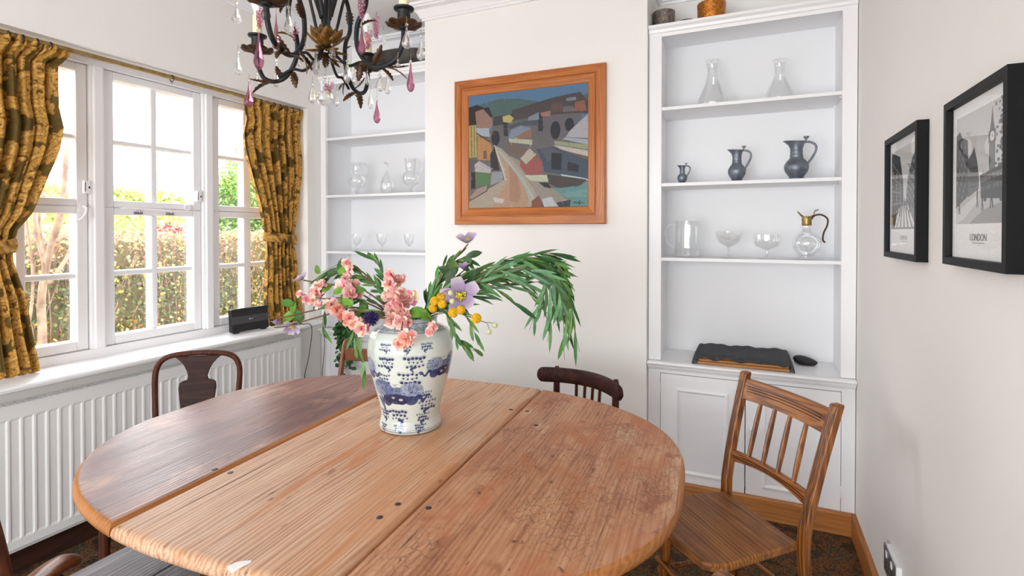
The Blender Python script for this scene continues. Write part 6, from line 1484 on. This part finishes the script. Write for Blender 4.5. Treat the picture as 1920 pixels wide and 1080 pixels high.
# on the right ledge
LZ = .7455
CLO = plain('charcoal_woven_cloth', (70, 72, 76), .85, vary=(90, (48, 50, 54), .35, .65), bump=(260, .5)); MATW = wood('honey_board_edge', [(0.25, L(120, 72, 30)), (0.5, L(168, 110, 54)), (0.78, L(196, 144, 84))], axis=(0, 0, R(90)), stretch=14, rough=(.4, .6))
tb = thing('wooden_board', 'stack of honey wooden boards lying under a charcoal cloth on the right ledge', 'board', (-.03, 3.05, LZ))
for k in range(3): f = MB(); f.box(-.245 + .004 * k, 2.968 + .003 * k, LZ + .001 + .015 * k, .190 - .003 * k, 3.245, LZ + .0145 + .015 * k); f.build('board', MATW, tb, bevel=.003)
f = MB(); nx, ny = 60, 26
def cl_(i, j):
    u = i / (nx - 1); v = j / (ny - 1); x = -.285 + .505 * u; y = 2.952 + .31 * v
    z = LZ + .052 + .003 * math.sin(u * 21 + v * 3) + .002 * math.sin(u * 47)
    e = max(0, (.07 - u) / .07); z -= e ** 2 * .046; x += .012 * e
    e = max(0, (u - .93) / .07); z -= e ** 2 * .046; x -= .010 * e
    e = max(0, (.13 - v) / .13); z -= e ** 2 * (.018 + .006 * math.sin(u * 30)); y += .006 * e
    return (x, y, z)
f.grid(nx, ny, cl_); tag(f.build('cloth', CLO, smooth=180, solid=.005, loc=(-.03, 3.10, LZ)), 'charcoal woven cloth draped over the wooden boards on the ledge', 'cloth')
f = MB(); f.ball((.275, 3.18, LZ + .022), 1, 20, 12, (.058, .038, .022), Matrix.Rotation(R(-12), 4, 'Z'))
for i, p in enumerate(f.v):
    q = (p[0] - .217) / .116; f.v[i] = (p[0], p[1], LZ + .0005 + max(0, p[2] - LZ) * (1.25 - .55 * q) * (1 if p[2] > LZ + .012 else .6))
tag(f.build('domed_case', plain('black_textured_leather', (40, 36, 38), .6, bump=(300, .4)), smooth=60, loc=(.275, 3.18, LZ)), 'small black teardrop-shaped domed case lying beside the charcoal cloth', 'case')

# wall socket
sk = thing('wall_socket', 'brushed steel double socket on a white back box low on the right wall', 'socket', (XR_, 2.20, .285))
STL = plain('brushed_steel', (150, 150, 154), .35, metal=.75)
f = MB(); f.box(.452, 2.122, .238, .4695, 2.276, .330); f.build('back_box', SATIN, sk, bevel=.002)
f = MB(); f.box(.449, 2.120, .236, .4525, 2.278, .332); pltt = f.build('face_plate', STL, sk, bevel=.001)
for y in (2.235, 2.165):
    f = MB(); f.box(.446, y - .008, .300, .449, y + .008, .322); f.build('switch', SATIN, pltt, bevel=.001)
    f = MB(); f.box(.4485, y - .0035, .276, .4492, y + .0035, .288); f.box(.4485, y - .016, .256, .4492, y - .008, .262); f.box(.4485, y + .008, .256, .4492, y + .016, .262); f.build('pin_holes', BLACK, pltt)

# ------------------------------------------------------------------ the garden outside the window
OUTL = vcol('garden_leaf', rough=.6, spec=.3, trans=.25)
BARK = plain('grey_brown_bark', (150, 124, 104), .9, vary=(14, (104, 84, 70), .35, .65), bump=(40, .5))
SOIL = plain('garden_soil_and_litter', (120, 96, 66), .95, vary=(9, (150, 122, 80), .35, .65), bump=(20, .6))
f = MB(); f.box(-26, -6, -.30, XL - .30, 24, -.02); tag(f.build('ground', SOIL), kind='structure')
def leaf_mass(f, n, pos, size, cols, dirfn=None, wr=.42):
    for _ in range(n):
        p = pos(); d = Vector(RNG.normal(0, 1, 3)); d.z -= .3
        c = np.array(lc(random.choice(cols(p)))) * random.uniform(.85, 1.5)
        s = random.uniform(*size); d.normalize(); nr = d.orthogonal().normalized(); nr = Matrix.Rotation(random.uniform(0, 6.28), 3, d) @ nr; sd = d.cross(nr); b = Vector(p)
        f.add([b, b + d * s * .5 + sd * s * wr + nr * s * .08, b + d * s, b + d * s * .5 - sd * s * wr + nr * s * .08], [(0, 1, 2, 3)], tuple(np.clip(c, 0, 1)))
hd = thing('hedge', 'clipped leafy hedge with yellowing leaves outside the window', 'hedge', (-5.8, 4.2, -.02))
HT = 1.40
f = MB()
def hpos():
    if random.random() < .8: return (-5.5 - abs(random.gauss(0, .10)), random.uniform(.8, 8.2), random.uniform(0, HT))
    return (random.uniform(-6.3, -5.5), random.uniform(.8, 8.2), HT + random.gauss(0, .035))
def hcol(p):
    z = p[2] + random.gauss(0, .12)
    if z > 1.14: return [(150, 118, 100), (136, 102, 86), (160, 138, 108), (120, 92, 78), (128, 130, 88), (166, 146, 92)]
    if z < .55: return [(124, 96, 58), (146, 108, 62), (84, 92, 54), (164, 134, 84), (66, 78, 48), (176, 158, 104), (72, 88, 56)]
    return [(84, 98, 64), (70, 84, 56), (104, 114, 72), (58, 74, 52), (128, 126, 76), (112, 102, 74), (170, 150, 70), (76, 92, 66)]
leaf_mass(f, 27000, hpos, (.022, .05), hcol); tag(f.build('foliage', OUTL, hd, usecol=True), kind='stuff')
f = MB()
for _ in range(500):
    y = random.uniform(.8, 8.2); z = random.uniform(.9, HT); f.tube([(-5.62, y, z - .15), (-5.55 + random.uniform(-.1, .08), y + random.uniform(-.12, .12), z + random.uniform(.02, .14))], .003, 4)
for _ in range(120):
    y = random.uniform(.8, 8.2); f.tube([(-5.7, y, 0), (-5.62, y + random.uniform(-.15, .15), .6), (-5.6, y + random.uniform(-.3, .3), 1.2)], .008, 5)
f.build('twigs', BARK, hd)
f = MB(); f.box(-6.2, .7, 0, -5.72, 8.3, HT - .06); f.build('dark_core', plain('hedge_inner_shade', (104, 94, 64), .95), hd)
sh = thing('bare_shrub', 'tall bare-stemmed shrub growing in front of the hedge at the left pane', 'shrub', (-4.3, 1.92, -.02))
for P, r0 in (([(1.90, -.02), (1.92, .70), (1.96, 1.0), (2.0, 1.32), (2.04, 1.57), (2.10, 2.1)], .030), ([(1.955, .95), (1.945, 1.21), (1.90, 1.46), (1.88, 2.0)], .016), ([(1.87, -.02), (1.88, .73), (1.85, 1.01), (1.80, 1.5)], .014), ([(1.97, 1.10), (2.09, 1.31), (2.13, 1.56), (2.2, 2.0)], .014), ([(1.99, 1.25), (1.96, 1.5), (1.99, 1.9)], .012), ([(2.01, 1.38), (2.12, 1.50), (2.22, 1.55)], .010), ([(1.80, -.02), (1.83, .6), (1.90, 1.1), (1.87, 1.6)], .012)):
    f = MB(); Q = spline([(-4.3 + random.uniform(-.06, .06), y, z) for y, z in P], 5); f.tube(Q, list(np.linspace(r0, r0 * .55, len(Q))), 8); f.build('trunk', BARK, sh, smooth=60)
cf = thing('evergreen_bush', 'tall bright green evergreen bush rising behind the hedge on the right', 'bush', (-7.5, 6.1, -.02))
f = MB()
def cpos():
    while True:
        d = Vector(RNG.normal(0, 1, 3)).normalized() * (random.uniform(.75, 1.02)); p = Vector((-7.5, 6.15, 1.45)) + Vector((d.x * .7, d.y * .80, d.z * 1.22))
        if p.z > .2 and p.x > -7.75: return tuple(p)
leaf_mass(f, 6500, cpos, (.05, .11), lambda p: [(118, 150, 66), (92, 128, 60), (146, 172, 84), (78, 112, 66), (104, 140, 84)], wr=.2); tag(f.build('foliage', OUTL, cf, usecol=True), kind='stuff')
f = MB(); f.tube([(-7.5, 6.1, -.02), (-7.5, 6.1, 1.8)], [.08, .04], 8); f.build('trunk', BARK, cf)
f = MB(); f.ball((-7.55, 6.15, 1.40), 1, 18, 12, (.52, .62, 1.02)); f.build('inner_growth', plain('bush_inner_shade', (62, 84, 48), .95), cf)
pm = thing('fan_palm', 'green fan palm showing just above the hedge', 'palm', (-6.75, 3.9, -.02))
f = MB()
for (by0, bz, n_) in ((3.62, 1.42, 22), (4.05, 1.40, 20), (4.30, 1.36, 16)):
    for k in range(n_):
        a = R(-12 + 204 * k / (n_ - 1)); d = Vector((random.uniform(.0, .35), math.cos(a), math.sin(a) * .62 + .06))
        f.leaf((-6.75, by0, bz), d, (1, 0, .5), random.uniform(.30, .42), .014, curl=.5, seg=4, fold=.4, col=lc(random.choice([(126, 158, 84), (146, 178, 98), (104, 140, 74)])))
f.build('fronds', OUTL, pm, usecol=True)
f = MB(); f.tube([(-6.78, 3.9, -.02), (-6.78, 3.9, 1.38)], .06, 8)
for by0 in (3.62, 4.05, 4.30): f.tube([(-6.78, 3.9, 1.1), (-6.75, by0, 1.40)], .012, 6)
f.build('trunk', BARK, pm)
rb = thing('red_acer', 'small red-leaved shrub showing over the hedge below the palm', 'shrub', (-6.55, 4.2, -.02))
f = MB(); leaf_mass(f, 420, lambda: (random.gauss(-6.42, .05), random.gauss(4.22, .11), random.gauss(1.44, .045)), (.04, .07), lambda p: [(176, 74, 66), (196, 100, 92), (150, 60, 58), (206, 128, 120)]); f.build('foliage', OUTL, rb, usecol=True)
f = MB(); f.tube([(-6.42, 4.2, -.02), (-6.42, 4.2, 1.45)], .02, 6); f.build('trunk', BARK, rb)
fh = thing('far_hedge', 'pale high hedge far across the garden below the white sky', 'hedge', (-14.5, 10, -.02))
f = MB(); leaf_mass(f, 6000, lambda: (-14 - abs(random.gauss(0, .12)), random.uniform(2.5, 17), HT + 1.12 - abs(random.gauss(0, .45)) + random.gauss(0, .05)), (.10, .2), lambda p: [(186, 204, 130), (170, 190, 116), (206, 214, 150), (196, 190, 130)]); tag(f.build('foliage', OUTL, fh, usecol=True), kind='stuff')
f = MB(); f.box(-15, 2.4, -.02, -14.15, 17.1, 2.42); f.build('inner_growth', plain('far_hedge_inner_shade', (150, 166, 108), .95), fh)
dt = thing('bare_tree', 'thin bare tree against the white sky behind the evergreen bush', 'tree', (-9.5, 7.6, -.02))
f = MB(); f.tube(spline([(-9.5, 7.6, -.02), (-9.5, 7.55, 1.8), (-9.5, 7.62, 3.2), (-9.45, 7.55, 4.6)], 5), [.07] * 6 + [.05] * 5 + [.025] * 5, 8); f.build('trunk', BARK, dt, smooth=60)
f = MB()
for k in range(44):
    z = random.uniform(2.0, 4.5); a = random.uniform(0, 6.28); l = random.uniform(.5, 1.2)
    f.tube(spline([(-9.5, 7.6, z), (-9.5 + l * .5 * math.cos(a), 7.6 + l * .5 * math.sin(a), z + .25), (-9.5 + l * math.cos(a), 7.6 + l * math.sin(a), z + random.uniform(-.5, .3))], 4), .008, 4)
f.build('branches', BARK, dt)
